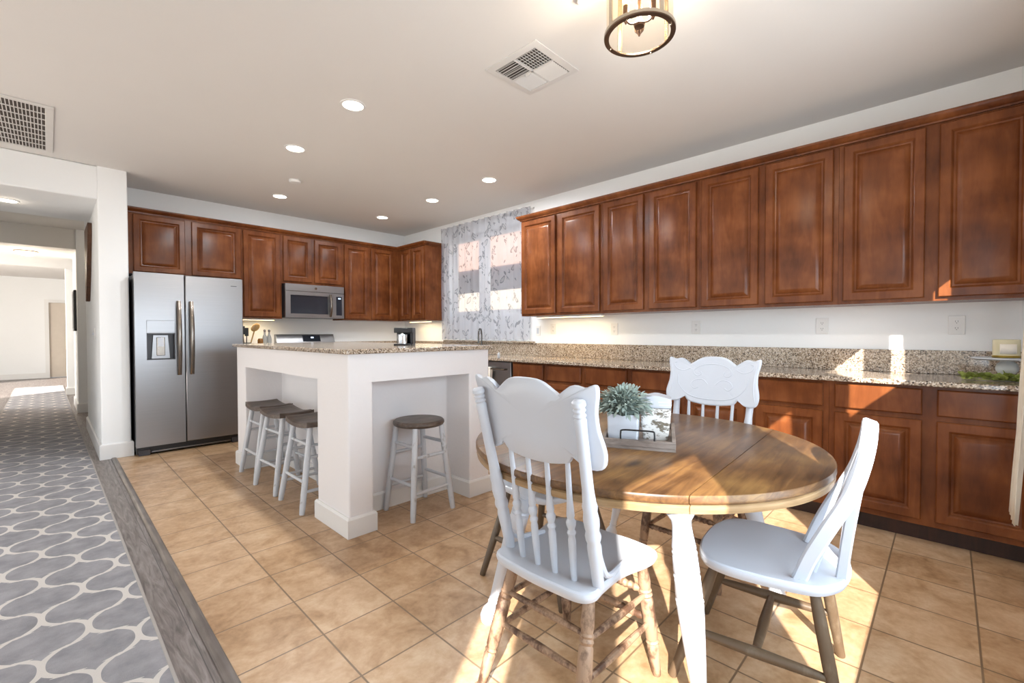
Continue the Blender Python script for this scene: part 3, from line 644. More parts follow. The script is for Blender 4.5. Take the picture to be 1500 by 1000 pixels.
# ================================================================== CHAIRS
def seat_mesh(outline, zt, th, dish=0.010):
    """outline: closed list of (x,y); rounded edges, slightly dished top"""
    c = Vector((sum(p[0] for p in outline)/len(outline), sum(p[1] for p in outline)/len(outline)))
    R = []
    for k, z in ((0.90, zt-th), (0.965, zt-th+0.004), (0.99, zt-th*0.6), (1.0, zt-th*0.35), (0.99, zt-0.004), (0.965, zt), (0.90, zt-0.001), (0.75, zt-dish*0.6), (0.5, zt-dish), (0.25, zt-dish), (0.04, zt-dish)):
        R.append([(c.x+(x-c.x)*k, c.y+(y-c.y)*k, z) for x, y in outline])
    m = MB(); m.rings(R); return m
def smooth_closed(pts, n=8):
    out = []; N = len(pts)
    for i in range(N):
        p0, p1, p2, p3 = [Vector(pts[(i+k-1) % N]) for k in range(4)]
        for k in range(n):
            t = k/n; out.append(tuple(0.5*((2*p1)+(p2-p0)*t+(2*p0-5*p1+4*p2-p3)*t*t+(3*p1-p0-3*p2+p3)*t**3)))
    return out
def spline(pts, n=8):
    P = [Vector(p) for p in pts]; P = [2*P[0]-P[1]]+P+[2*P[-1]-P[-2]]; out = []
    for i in range(1, len(P)-2):
        for k in range(n):
            t = k/n; p0, p1, p2, p3 = P[i-1:i+3]
            out.append(0.5*((2*p1)+(p2-p0)*t+(2*p0-5*p1+4*p2-p3)*t*t+(3*p1-p0-3*p2+p3)*t**3))
    out.append(P[-2]); return out
TURN = [(0, 0.013), (0.02, 0.015), (0.12, 0.017), (0.26, 0.021), (0.28, 0.017), (0.295, 0.022), (0.31, 0.017), (0.33, 0.021), (0.5, 0.023), (0.66, 0.022), (0.68, 0.018), (0.70, 0.023), (0.72, 0.018), (0.735, 0.022), (0.75, 0.018), (0.80, 0.021), (0.9, 0.019), (1, 0.016)]
STR = [(0, 0.008), (0.2, 0.010), (0.5, 0.0125), (0.8, 0.010), (1, 0.008)]
CREST = [(0, 1.052), (0.045, 1.050), (0.078, 1.040), (0.108, 1.021), (0.137, 1.004), (0.148, 1.009), (0.158, 1.026), (0.174, 1.038), (0.192, 1.040), (0.212, 1.035), (0.230, 1.038), (0.246, 1.045), (0.256, 1.038), (0.253, 1.008), (0.243, 0.965), (0.244, 0.915),
         (0.252, 0.880), (0.256, 0.850), (0.250, 0.818), (0.234, 0.802), (0.210, 0.798), (0.186, 0.803), (0.172, 0.818), (0.158, 0.831), (0.144, 0.825), (0.133, 0.810), (0.116, 0.801), (0.06, 0.792), (0, 0.789)]
def pressed_chair(label, loc, rz, legmat, hs=1.0):
    t = thing('pressed_back_chair', label, 'chair', loc, rz)
    ZS = 0.445
    o = [(0.20, 0.0), (0.205, 0.10), (0.195, 0.185), (0.165, 0.216), (0.11, 0.214), (0.0, 0.188), (-0.11, 0.190), (-0.175, 0.196), (-0.212, 0.165), (-0.222, 0.08)]
    o = o+[(x, -y) for x, y in reversed(o) if y > 0.001]+[]
    o = [(o[0])]+o[1:10]+[(-0.226, 0)]+[(x, -y) for x, y in reversed(o[1:10])]
    ob('seat', seat_mesh(smooth_closed(o, 5), ZS, 0.036), 'white', t)
    bx = lambda y, z: -0.138-(z-ZS)*0.19+(0.6*y*y if z > ZS+0.25 else 0.0)
    X = lambda z: -0.138-(z-ZS)*0.225
    # crest
    CR = [(y*0.955, z) for y, z in CREST]; out = CR+[(-y, z) for y, z in reversed(CR[1:-1])]
    pl = smooth_closed(out, 2); cy, cz = 0.0, 0.925
    R = []
    def P(y, z, off): z = z if z < ZS else ZS+(z-ZS)*hs; return (X(z)+0.017+0.36*y*y+off, y, z)
    for k, off in ((0.05, -0.009), (0.5, -0.009), (0.975, -0.009), (0.995, -0.006), (1, 0.0), (0.995, 0.006), (0.975, 0.009), (0.93, 0.0105), (0.90, 0.009), (0.5, 0.009), (0.05, 0.009)):
        R.append([P(cy+(y-cy)*k, cz+(z-cz)*k, off) for y, z in pl])
    m = MB(); m.rings(R); cr = ob('crest_panel', m, 'white', t, smooth=60)
    m = MB()
    for s in (-1, 1):
        for pts in ([(0.0, 1.012), (0.05, 1.005), (0.09, 0.985), (0.10, 0.96), (0.08, 0.945), (0.06, 0.955), (0.065, 0.97)], [(0.12, 0.985), (0.16, 0.97), (0.20, 0.985), (0.21, 1.01), (0.195, 1.018)],
                    [(0.225, 1.0), (0.215, 0.95), (0.215, 0.88), (0.225, 0.83)], [(0.0, 0.82), (0.06, 0.823), (0.11, 0.835), (0.15, 0.86), (0.18, 0.90), (0.185, 0.945)], [(0.02, 0.90), (0.05, 0.925), (0.09, 0.92), (0.11, 0.895), (0.09, 0.875), (0.07, 0.885)]):
            m.tube([P(s*p.x, p.y, 0.0085) for p in spline(pts, 5)], 0.0035, 6)
    ob('carved_scrolls', m, 'white', cr)
    # posts and spindles
    PP = [(0, 0.015), (0.03, 0.0175), (0.14, 0.019), (0.24, 0.021), (0.262, 0.018), (0.285, 0.0225), (0.30, 0.0235), (0.325, 0.0195), (0.35, 0.022), (0.39, 0.0235), (0.43, 0.020), (0.46, 0.0225), (0.48, 0.0195), (0.55, 0.017), (0.86, 0.0165), (0.90, 0.0178), (0.912, 0.0135), (0.922, 0.0185), (0.934, 0.0135), (0.948, 0.0185), (0.958, 0.0150), (0.972, 0.0205), (0.988, 0.0195), (0.996, 0.015), (1, 0.006)]
    zt = ZS+(1.0-ZS)*hs
    for s in (-1, 1):
        m = MB(); m.line((-0.132, s*0.180, ZS-0.012), (X(zt)-0.002, s*0.201, zt+0.005), PP, 16); ob('back_post', m, 'white', t)
        m = MB(); m.tube(spline([(-0.152, s*0.188, 0.57), (-0.140, s*0.192, 0.52), (-0.115, s*0.192, 0.474), (-0.08, s*0.186, 0.457), (-0.02, s*0.174, 0.450), (0.03, s*0.165, 0.446)], 5), [0.009]*25+[0.008], 8); ob('hip_brace', m, 'white', t)
    SPP = [(0, 0.009), (0.2, 0.0115), (0.36, 0.012), (0.39, 0.0095), (0.42, 0.014), (0.45, 0.010), (0.48, 0.014), (0.51, 0.0155), (0.54, 0.010), (0.56, 0.0125), (0.7, 0.009), (1, 0.0075)]
    zb = ZS+(0.806-ZS)*hs
    for k in (-1.5, -0.5, 0.5, 1.5):
        m = MB(); m.line((-0.156+0.004*abs(k), k*0.070, ZS-0.012), P(k*0.077, 0.806, 0.0), SPP, 12); ob('spindle', m, 'white', t)
    # legs
    T = [(-0.135, -0.150, 0.415), (0.150, -0.165, 0.415), (0.150, 0.165, 0.415), (-0.135, 0.150, 0.415)]; F = [(-0.262, -0.200, 0), (0.205, -0.196, 0), (0.205, 0.190, 0), (-0.262, 0.196, 0)]
    legset(t, T, F, TURN, legmat, 16)
    L = lambda i, z: Vector(F[i]).lerp(Vector(T[i]), z/0.415)
    for a, b, z in ((0, 1, 0.19), (0, 1, 0.29), (2, 3, 0.19), (2, 3, 0.29), (0, 3, 0.21), (0, 3, 0.305)):
        m = MB(); m.line(L(a, z), L(b, z), STR, 10); ob('stretcher', m, legmat, t)
    TW = [(0, 0.007)]+[(0.08+0.84*i/28, 0.0105+0.0035*((i % 2) or (8 < i < 20)*0.6)) for i in range(29)]+[(1, 0.007)]
    for z in (0.20, 0.30):
        m = MB(); m.line(L(1, z), L(2, z), TW, 12); ob('turned_stretcher', m, legmat, t)
    return t
pressed_chair('white pressed back chair in the foreground, its back to the viewer', (1.246, 0.908, 0), radians(0), 'legwood')
pressed_chair('white pressed back chair on the far side of the table facing the viewer', (2.300, 0.925, 0), pi, 'legwood')
# bow back chair (facing +Y)
def bow_chair(label, loc, rz):
    bc = thing('bow_back_chair', label, 'chair', loc, rz)
    o = [(0.205, 0.0), (0.198, 0.10), (0.165, 0.19), (0.10, 0.222), (0.0, 0.222), (-0.10, 0.206), (-0.165, 0.180), (-0.21, 0.115), (-0.226, 0.05)]
    o = o+[(-0.228, 0)]+[(x, -y) for x, y in reversed(o[1:])]
    ob('seat', seat_mesh(smooth_closed(o, 6), 0.445, 0.036, 0.012), 'white', bc)
    def bowpt(y, z): return (0, y, z)
    half = [(-0.105, 0.152, 0.435), (-0.135, 0.158, 0.52), (-0.180, 0.162, 0.62), (-0.228, 0.156, 0.72), (-0.252, 0.138, 0.80), (-0.264, 0.104, 0.860), (-0.268, 0.055, 0.896), (-0.269, 0.0, 0.907)]
    path = spline(half+[(x, -y, z) for x, y, z in reversed(half[:-1])], 6)
    m = MB(); m.band(path, (1, 0, 0.35), 0.040, 0.020); bow = ob('bow', m, 'white', bc)
    for s in (-1, 1):
        m = MB(); m.band(spline([(-0.205, s*0.075, 0.435), (-0.218, s*0.092, 0.56), (-0.236, s*0.112, 0.70), (-0.258, s*0.098, 0.84)], 6), (1, 0, 0.3), 0.030, 0.018); ob('back_brace', m, 'white', bc)
    for y in (-0.075, -0.025, 0.025, 0.075):
        m = MB(); m.line((-0.135, y*0.9, 0.432), (-0.268, y*1.0, 0.905-abs(y)*0.30), [(0, 0.007), (0.4, 0.009), (1, 0.006)], 10); ob('spindle', m, 'white', bc)
    T = [(-0.14, -0.13, 0.415), (0.13, -0.155, 0.415), (0.13, 0.155, 0.415), (-0.14, 0.13, 0.415)]; F = [(-0.195, -0.272, 0), (0.268, -0.235, 0), (0.258, 0.202, 0), (-0.225, 0.19, 0)]
    BLP = [(0, 0.0125), (0.01, 0.0145), (0.15, 0.0155), (0.5, 0.0185), (0.8, 0.0175), (1, 0.014)]
    legset(bc, T, F, BLP, 'darkleg')
    L = lambda i, z: Vector(F[i]).lerp(Vector(T[i]), z/0.415)
    FLT = [(0, 0.010), (0.15, 0.014), (0.5, 0.0175), (0.85, 0.014), (1, 0.010)]
    for a, b in ((0, 1), (2, 3)):
        m = MB(); m.line(L(a, 0.175), L(b, 0.175), FLT, 12); ob('side_stretcher', m, 'darkleg', bc)
    m = MB(); m.line((L(0, 0.175)+L(1, 0.175))/2, (L(2, 0.175)+L(3, 0.175))/2, FLT, 12); ob('cross_stretcher', m, 'darkleg', bc)
bow_chair('white bow back chair with dark legs on the right, seen from the side', (1.712, 0.436, 0), pi/2+0.10)
bow_chair('white bow back chair with dark legs between the table and the island', (1.735, 1.43, 0), -pi/2)

# ================================================================== TABLE TOP DECOR
ta = atan2(0.425, 0.905)
tr = thing('wooden_tray', 'grey barn wood tray with black wire handle on the dining table', 'tray', (1.550, 0.843, 0.740), ta)
mb = MB(); mb.box(0.0, -0.138, 0.0, 0.40, 0.138, 0.010); ob('tray_base', mb, 'tray', tr)
for q in ((0, -0.138, 0.016, 0.138), (0.384, -0.138, 0.40, 0.138), (0.016, -0.138, 0.384, -0.124), (0.016, 0.124, 0.384, 0.138)):
    mb = MB(); mb.box(q[0], q[1], 0.010, q[2], q[3], 0.035); ob('side_rail', mb, 'tray', tr, bevel=0.002)
for x in (0.008, 0.392):
    mb = MB(); mb.tube(spline([(x, -0.062, 0.030), (x, -0.062, 0.060), (x, -0.054, 0.070), (x, 0, 0.071), (x, 0.054, 0.070), (x, 0.062, 0.060), (x, 0.062, 0.030)], 4), 0.0032, 8); ob('wire_handle', mb, 'wire', tr)
def trayp(x, y): 
    return (1.550+x*cos(ta)-y*sin(ta), 0.843+x*sin(ta)+y*cos(ta))
p = trayp(0.120, 0.060)
pt = thing('potted_plant', 'sage green leafy plant in a white square pot on the tray', 'plant', (p[0], p[1], 0.750), ta)
def sq(w, z, r=0.008): return [(x, y, z) for x, y in fillet([(-w, -w), (w, -w), (w, w), (-w, w)], r)]
mb = MB(); mb.rings([sq(0.054, 0.0), sq(0.057, 0.004), sq(0.061, 0.105), sq(0.061, 0.109), sq(0.056, 0.109), sq(0.054, 0.095)]); ob('pot', mb, 'white', pt)
mb = MB(); rnd = random.Random(3)
def leafm(mb, base, d, L, w, bend=0.3):
    d = Vector(d).normalized(); up = Vector((0, 0, 1)); s = d.cross(up)
    if s.length < 0.1: s = Vector((1, 0, 0))
    s.normalize(); nrm = s.cross(d); b = Vector(base); R = []
    ang = rnd.uniform(-0.8, 0.8); s, nrm = s*cos(ang)+nrm*sin(ang), nrm*cos(ang)-s*sin(ang)
    prof = [(0, 0.12), (0.2, 0.6), (0.45, 1.0), (0.7, 0.8), (0.9, 0.35), (1, 0.05)]
    for t, k in prof:
        c = b+d*L*t-Vector((0, 0, 1))*bend*L*t*t
        R.append([tuple(c-s*w*k+nrm*w*k*0.3), tuple(c-nrm*0.0015), tuple(c+s*w*k+nrm*w*k*0.3), tuple(c+nrm*0.0015)])
    mb.rings(R)
for i in range(520):
    th = rnd.uniform(0, 2*pi); ph = math.acos(rnd.uniform(-0.42, 1.0)); r = rnd.uniform(0.045, 0.092)
    d = Vector((sin(ph)*cos(th), sin(ph)*sin(th), cos(ph)))
    base = Vector((0, 0, 0.140))+Vector((d.x*r, d.y*r, d.z*r*0.82))
    if base.z < 0.116 and max(abs(base.x), abs(base.y)) < 0.072: continue
    leafm(mb, base, d+Vector((rnd.uniform(-.4, .4), rnd.uniform(-.4, .4), rnd.uniform(-.2, .5))), rnd.uniform(0.024, 0.040), rnd.uniform(0.005, 0.0075))
ob('foliage', mb, 'leaf', pt, smooth=60)
mb = MB(); mb.lathe([(0.01, 0.09), (0.055, 0.095), (0.07, 0.115), (0.07, 0.150), (0.05, 0.19), (0.01, 0.205)], 14); ob('stem_core', mb, plain('dark_stems', '#46524c', 0.8), pt)
p = trayp(0.190, -0.0625)
bh = thing('birch_holder', 'birch bark patterned holder on the tray beside the plant', 'holder', (p[0], p[1], 0.750), ta)
def sq2(a, b, z, r=0.012): return [(x, y, z) for x, y in fillet([(-a, -b), (a, -b), (a, b), (-a, b)], r)]
mb = MB(); mb.rings([sq2(0.048, 0.046, 0.0), sq2(0.050, 0.048, 0.003), sq2(0.056, 0.055, 0.06), sq2(0.060, 0.0605, 0.128), sq2(0.057, 0.057, 0.128), sq2(0.052, 0.052, 0.11)]); ob('holder_body', mb, 'birch', bh)
nk = thing('folded_napkins', 'white folded napkins stacked on the birch bark holder', 'napkins', (p[0], p[1], 0.879), ta)
mb = MB(); R = []
for k, z in ((0.96, 0.0), (1.0, 0.006), (1.0, 0.022), (0.98, 0.034)):
    R.append([(x*k, y*k, z+(0.012*cos(y*28)+0.004 if z > 0.03 else 0)) for x, y in fillet([(-0.052, -0.060), (0.0, -0.062), (0.052, -0.060), (0.054, 0.0), (0.052, 0.060), (0.0, 0.062), (-0.052, 0.060), (-0.054, 0.0)], 0.01)])
mb.rings(R); ob('napkin_stack', mb, 'white', nk, smooth=50)
mb = MB()
for z in (0.012, 0.024): mb.rings([[(x, y, zz) for x, y in fillet([(-0.0535, -0.0615), (0.0535, -0.0615), (0.0555, 0.0615), (-0.0535, 0.0615)], 0.01)] for zz in (z, z+0.002)])
ob('fold_edges', mb, 'paper', nk)

# ================================================================== COUNTER OBJECTS
cs = thing('cake_stand', 'white pedestal cake stand on the near right counter', 'cake stand', (3.70, -0.235, 0.915))
mb = MB(); mb.lathe([(0.01, 0.112), (0.13, 0.114), (0.142, 0.120), (0.142, 0.127), (0.13, 0.126), (0.01, 0.125)], 40); ob('plate', mb, 'white', cs)
mb = MB(); mb.lathe([(0.055, 0), (0.058, 0.006), (0.035, 0.016), (0.02, 0.024), (0.03, 0.034), (0.044, 0.054), (0.046, 0.070), (0.040, 0.092), (0.026, 0.106), (0.03, 0.113)], 28); ob('ball_base', mb, plain('stone_white', '#d6d8d8', 0.5), cs)
cj = thing('jar_candle', 'cream jar candle with paper label on the cake stand', 'candle', (3.715, -0.232, 1.042))
mb = MB(); mb.lathe([(0.048, 0), (0.053, 0.004), (0.054, 0.012), (0.054, 0.098), (0.050, 0.100), (0.048, 0.085), (0.005, 0.085)], 32); ob('jar', mb, 'candle', cj)
mb = MB(); mb.rings([[(0.0552*cos(a), 0.0552*sin(a), z) for a in [radians(150+i*6) for i in range(13)]] for z in (0.022, 0.075)], closed=False); ob('label', mb, 'paper', cj, solid=0.0006)
mb = MB(); mb.lathe([(0.055, 0), (0.056, 0.002), (0.056, 0.010), (0.054, 0.012)], 32); ob('gold_band', mb, plain('gold', '#b59a4a', 0.3, 0.9), cj)
gl = thing('greenery_garland', 'green leaf garland lying around the cake stand foot', 'garland', (3.62, -0.17, 0.9155))
mb = MB()
for i in range(130):
    t = rnd.uniform(-1, 1); b = Vector((0.02*sin(t*5)+rnd.uniform(-.035, .035), t*0.115, rnd.uniform(0.004, 0.030)))
    leafm(mb, b, (rnd.uniform(-1, 1), rnd.uniform(-1, 1), rnd.uniform(0.15, 0.9)), rnd.uniform(0.030, 0.046), rnd.uniform(0.009, 0.014), 0.25)
ob('leaves', mb, 'leaf2', gl, smooth=60)
mb = MB(); mb.tube(spline([(0.0, -0.11, 0.004), (0.02, -0.05, 0.006), (-0.015, 0.02, 0.006), (0.01, 0.11, 0.004)], 6), 0.003, 6); ob('stem', mb, 'leaf2', gl)
so = thing('soap_bottle', 'small white bottle on the right counter beside the island end', 'bottle', (3.45, 3.55, 0.915))
mb = MB(); mb.lathe([(0.014, 0), (0.016, 0.004), (0.016, 0.04), (0.008, 0.05), (0.008, 0.058), (0.002, 0.06)], 16); ob('bottle_body', mb, 'white', so)
# sink and faucet
sk = tag(ob('sink_basin', MB().box(3.50, 4.00, 0.9152, 3.93-0.06, 4.70, 0.9165), 'steel'), 'stainless sink set in the counter below the window curtain', 'sink')
fa = thing('faucet', 'dark gooseneck kitchen faucet at the sink in front of the curtain', 'faucet', (3.90, 4.33, 0.9155))
mb = MB(); mb.lathe([(0.028, 0), (0.028, 0.006), (0.018, 0.012), (0.016, 0.05), (0.012, 0.055)], 20); ob('faucet_base', mb, 'steel2', fa)
mb = MB(); pts = [(0, 0, 0.04), (0, 0, 0.22)]+[(-0.085+0.085*cos(a), -0.01*(1-cos(a)), 0.24+0.085*sin(a)*1.0) for a in [pi*i/12 for i in range(13)]]+[(-0.17, -0.02, 0.19), (-0.172, -0.02, 0.14)]
mb.M = Matrix.Rotation(radians(28), 4, 'Z'); mb.tube(pts, 0.0105, 12); ob('gooseneck', mb, plain('dark_nickel', '#6a6866', 0.25, 0.9), fa)
mb = MB(); mb.tube([(0.0, -0.016, 0.05), (0.0, -0.05, 0.07), (0.0, -0.075, 0.10)], 0.006, 8); ob('lever', mb, 'steel2', fa)
# coffee maker on island
cm = thing('coffee_maker', 'small black appliance with chrome carafe on the island countertop', 'coffee maker', (1.90, 2.99, 1.092), -0.80)
mb = MB(); mb.box(-0.07, -0.055, 0, 0.07, 0.07, 0.012); mb.box(-0.07, 0.04, 0.012, 0.07, 0.07, 0.128); mb.box(-0.07, -0.045, 0.095, 0.07, 0.07, 0.135); mb.box(0.05, -0.03, 0.012, 0.07, 0.07, 0.10); ob('appliance_body', mb, 'black', cm, bevel=0.004)
mb = MB(); mb.lathe([(0.03, 0.0125), (0.042, 0.014), (0.043, 0.03), (0.043, 0.082), (0.038, 0.088), (0.005, 0.090)], 28, Matrix.Translation((-0.008, -0.008, 0))); ob('carafe', mb, 'chrome', cm)
# utensils by the range
uc = thing('utensil_crock', 'dark utensil crock on the back counter beside the refrigerator', 'crock', (1.665, 6.10, 0.915))
mb = MB(); mb.lathe([(0.05, 0), (0.055, 0.004), (0.058, 0.16), (0.054, 0.16), (0.05, 0.02)], 24); ob('crock_body', mb, 'black', uc)
for i, (dx, h, w) in enumerate(((-0.03, 0.33, 0.045), (0.012, 0.31, 0.04))):
    mb = MB(); mb.tube([(dx*0.3, 0, 0.03), (dx, 0.01, h-0.06)], 0.006, 8); mb.box(dx-w/2, 0.005, h-0.07, dx+w/2, 0.013, h+0.03)
    tag(ob('spatula', mb, 'black', loc=(1.665, 6.10, 0.915), bevel=0.003), ('black spatula in the dark utensil crock, nearest the refrigerator' if i == 0 else 'black turner in the utensil crock beside the wooden spoon'), 'utensil')
mb = MB(); mb.tube([(0.02, 0, 0.03), (0.09, -0.01, 0.30)], 0.007, 8)
R = []
for i in range(9):
    t = -1+2*i/8; k = sqrt(max(0.0, 1-t*t)); R.append([(0.103+t*0.02+0.046*k*cos(a), -0.012+0.010*k*sin(a), 0.345+0.052*t) for a in [2*pi*j/14 for j in range(14)]])
mb.rings(R); tag(ob('wooden_spoon', mb, 'spoon', loc=(1.665, 6.10, 0.915)), 'round headed wooden spoon in the crock by the refrigerator', 'utensil')
for i, (x, y) in enumerate(((1.862, 6.06), (1.915, 6.07))):
    t = thing('glass_bottle', 'clear glass bottle on the back counter, '+('beside the wooden spoon' if i == 0 else 'nearest the range'), 'bottle', (x, y, 0.915), 0, 'glass bottles by the range')
    mb = MB(); mb.lathe([(0.024, 0), (0.028, 0.004), (0.028, 0.20), (0.022, 0.235), (0.011, 0.26), (0.011, 0.29), (0.002, 0.291)], 20); ob('bottle_glass', mb, plain('bottle_glass_%d' % i, '#c9ccce', 0.08, 0.0, **{'Transmission Weight': 0.6}), t)
    mb = MB(); mb.lathe([(0.012, 0.291), (0.014, 0.295), (0.014, 0.315), (0.004, 0.32)], 16); ob('stopper', mb, 'chrome', t)
am = thing('amber_jar', 'small amber jar on the back counter before the glass bottles', 'jar', (1.80, 6.02, 0.915))
mb = MB(); mb.lathe([(0.028, 0), (0.03, 0.004), (0.03, 0.19), (0.02, 0.21), (0.002, 0.212)], 18); ob('jar_body', mb, 'amber', am)

# ================================================================== WALL FITTINGS
def outlet(y, z, label, w=0.078, h=0.118, sw=False):
    t = thing('wall_switch' if sw else 'wall_outlet', label, 'switch' if sw else 'outlet', (XR-0.0005, y, z), RZ, 'outlets above the right counter')
    m = MB(); m.box(-w/2, -0.007, -h/2, w/2, 0, h/2); ob('cover_plate', m, 'trim', t, bevel=0.002)
    if sw:
        m = MB(); m.box(-0.016, -0.010, -0.033, 0.016, -0.006, 0.033); ob('rocker', m, 'white', t, bevel=0.001)
    else:
        for s in (-1, 1):
            m = MB(); m.lathe([(0.016, 0), (0.016, 0.0025)], 18, Matrix.Translation((0, -0.0065, s*0.021)) @ Matrix.Rotation(pi/2, 4, 'X')); so_ = ob('socket', m, 'trim', t)
            m = MB()
            for dx in (-0.006, 0.006): m.box(dx-0.001, -0.0096, s*0.021-0.002, dx+0.001, -0.0086, s*0.021+0.007)
            m.box(-0.002, -0.0096, s*0.021-0.010, 0.002, -0.0086, s*0.021-0.006); ob('slots', m, 'darkgrey', so_)
outlet(-0.036, 1.229, 'white outlet on the right wall left of the cake stand')
outlet(0.674, 1.231, 'white outlet on the right wall above the sunlit counter patch')
outlet(1.605, 1.232, 'white outlet on the right wall, above and left of the far chair')
outlet(2.433, 1.222, 'white outlet on the right wall left of the middle, third from the near end')
outlet(3.225, 1.232, 'white outlet under the lit strip of the wall cabinet')
outlet(3.456, 1.21, 'white light switch right of the sheer curtain', 0.072, 0.115, True)
sw = thing('wall_switch', 'white light switch on the hall side of the pillar wall', 'switch', (0.3345, 6.29, 1.183), -pi/2)
mb = MB(); mb.box(-0.04, -0.007, -0.06, 0.04, 0, 0.06); ob('cover_plate', mb, 'trim', sw, bevel=0.002)
mb = MB(); mb.box(-0.006, -0.02, -0.012, 0.006, -0.006, 0.012); ob('toggle', mb, 'white', sw)
# hall pictures
wa = thing('wall_art', 'curved dark wooden wall decoration on the hall side of the pillar wall', 'wall art', (0.3345, 6.95, 1.94))
ap = spline([(-0.53, 0.40, 0), (-0.50, 0.26, 0), (-0.40, 0.10, 0), (-0.23, -0.18, 0), (-0.05, -0.39, 0)], 5)
mb = MB(); mb.prism([(p.x, p.y) for p in ap]+[(0.05, -0.39), (0.05, 0.40)], -0.035, 0.0, Matrix(((0, 0, 1, 0), (1, 0, 0, 0), (0, 1, 0, 0), (0, 0, 0, 1)))); ob('carved_panel', mb, 'artwood', wa, bevel=0.004)
pf = thing('picture_frame', 'dark framed picture farther down the hall wall', 'picture', (0.3045, 9.72, 1.54))
mb = MB(); mb.box(-0.03, -0.28, -0.31, 0, 0.28, 0.31); ob('frame', mb, 'black', pf, bevel=0.004)
mb = MB(); mb.box(-0.033, -0.24, -0.27, -0.029, 0.24, 0.27); ob('picture', mb, 'darkgrey', pf)
# under cabinet lights
def ucl(name, loc, rz, w, label):
    t = thing(name, label, 'light', loc, rz, 'under cabinet light strips')
    m = MB(); m.box(-w/2, -0.03, -0.018, w/2, 0.03, 0.0); ob('housing', m, 'trim', t, bevel=0.003)
    m = MB(); m.box(-w/2+0.01, -0.024, -0.0205, w/2-0.01, 0.024, -0.0185); ob('lens', m, 'undercab', t)
    l = bpy.data.lights.new('strip_lamp', 'AREA'); l.shape = 'RECTANGLE'; l.size = w*0.9; l.size_y = 0.04; l.energy = 2.2*w; l.color = (1, 0.80, 0.52)
    lo = bpy.data.objects.new('strip_lamp', l); C.objects.link(lo); lo.parent = t; lo.location = (0, 0, -0.024)
ucl('cabinet_light', (3.80, 2.862, 1.3695), RZ, 0.84, 'lit strip light under the first wall cabinet right of the window')
ucl('cabinet_light', (1.80, 6.10, 1.3695), 0, 0.38, 'lit strip light under the single door cabinet beside the fridge')
ucl('cabinet_light', (3.83, 5.60, 1.3695), RZ, 0.50, 'lit strip light under the corner cabinet left of the curtain')
# ceiling downlights
def downlight(x, y, z, label, group='recessed ceiling lights', r=0.085, power=14):
    t = thing('recessed_light', label, 'ceiling light', (x, y, z), 0, group)
    m = MB(); m.lathe([(r*0.78, -0.001), (r*0.80, -0.008), (r*0.95, -0.006), (r, -0.001)], 36, caps=False); ob('trim_ring', m, 'trim', t)
    m = MB(); m.lathe([(0.001, -0.0025), (r*0.77, -0.0025), (r*0.78, -0.0045), (0.001, -0.0055)], 32); ob('lens', m, 'lampglow', t)
    if group:
        l = bpy.data.lights.new('can_lamp', 'AREA'); l.shape = 'DISK'; l.size = 0.12; l.energy = power; l.color = (0.92, 0.97, 1.0)
        o = bpy.data.objects.new('can_lamp', l); C.objects.link(o); o.parent = t; o.location = (0, 0, -0.012)
for x, y, lb in ((1.472, 2.936, 'large recessed light nearest the viewer on the left row'), (1.471, 3.965, 'recessed light in the middle of the left ceiling row'), (1.853, 5.46, 'small recessed light of the left row above the tall cabinet'),
                 (3.143, 3.368, 'recessed light of the right row nearest the right wall cabinets'), (3.155, 4.359, 'recessed light in the middle of the right ceiling row'), (3.146, 5.473, 'small recessed light of the right row nearest the back corner')):
    downlight(x, y, H, lb, power=(22 if y < 4 else 10 if y < 5 else 3.5))
downlight(-0.25, 6.323, 2.435, 'recessed light in the hallway header ceiling', None)
for nm, loc, e in (('hall_lamp', (-0.25, 6.32, 2.38), 0.8), ('dome_lamp', (-0.215, 10.1, 2.33), 15), ('cross_hall_fill', (0.9, 8.5, 2.6), 3.5)):  # the cross hall one is added fill without a fixture
    l = bpy.data.lights.new(nm, 'POINT'); l.energy = e; l.color = (1, 0.86, 0.68); l.shadow_soft_size = 0.08
    o = bpy.data.objects.new(nm, l); C.objects.link(o); o.location = loc
dm = thing('dome_light', 'glowing flush dome light on the far hallway ceiling', 'ceiling light', (-0.215, 10.1, 2.45))
mb = MB(); mb.lathe([(0.13, 0), (0.135, -0.012), (0.125, -0.016)], 28); ob('fitting', mb, 'nickel', dm)
mb = MB(); mb.lathe([(0.124, -0.016), (0.11, -0.045), (0.07, -0.065), (0.01, -0.072)], 28); ob('dome_shade', mb, emit('dome_glow', '#ffdcb4', 4.0), dm)
# smoke detector and sprinkler
sm = thing('smoke_detector', 'small white smoke detector on the ceiling between downlights', 'detector', (1.772, 4.794, H))
mb = MB(); mb.lathe([(0.055, 0), (0.058, -0.012), (0.05, -0.026), (0.02, -0.03), (0.002, -0.03)], 28); ob('detector_body', mb, 'trim', sm)
sm = thing('ceiling_sprinkler', 'white round ceiling sprinkler cap left of the lantern light', 'sprinkler', (1.755, 1.235, H))
mb = MB(); mb.lathe([(0.042, 0), (0.044, -0.006), (0.036, -0.008), (0.03, -0.008), (0.028, -0.02), (0.002, -0.022)], 28); ob('sprinkler_cap', mb, 'trim', sm)
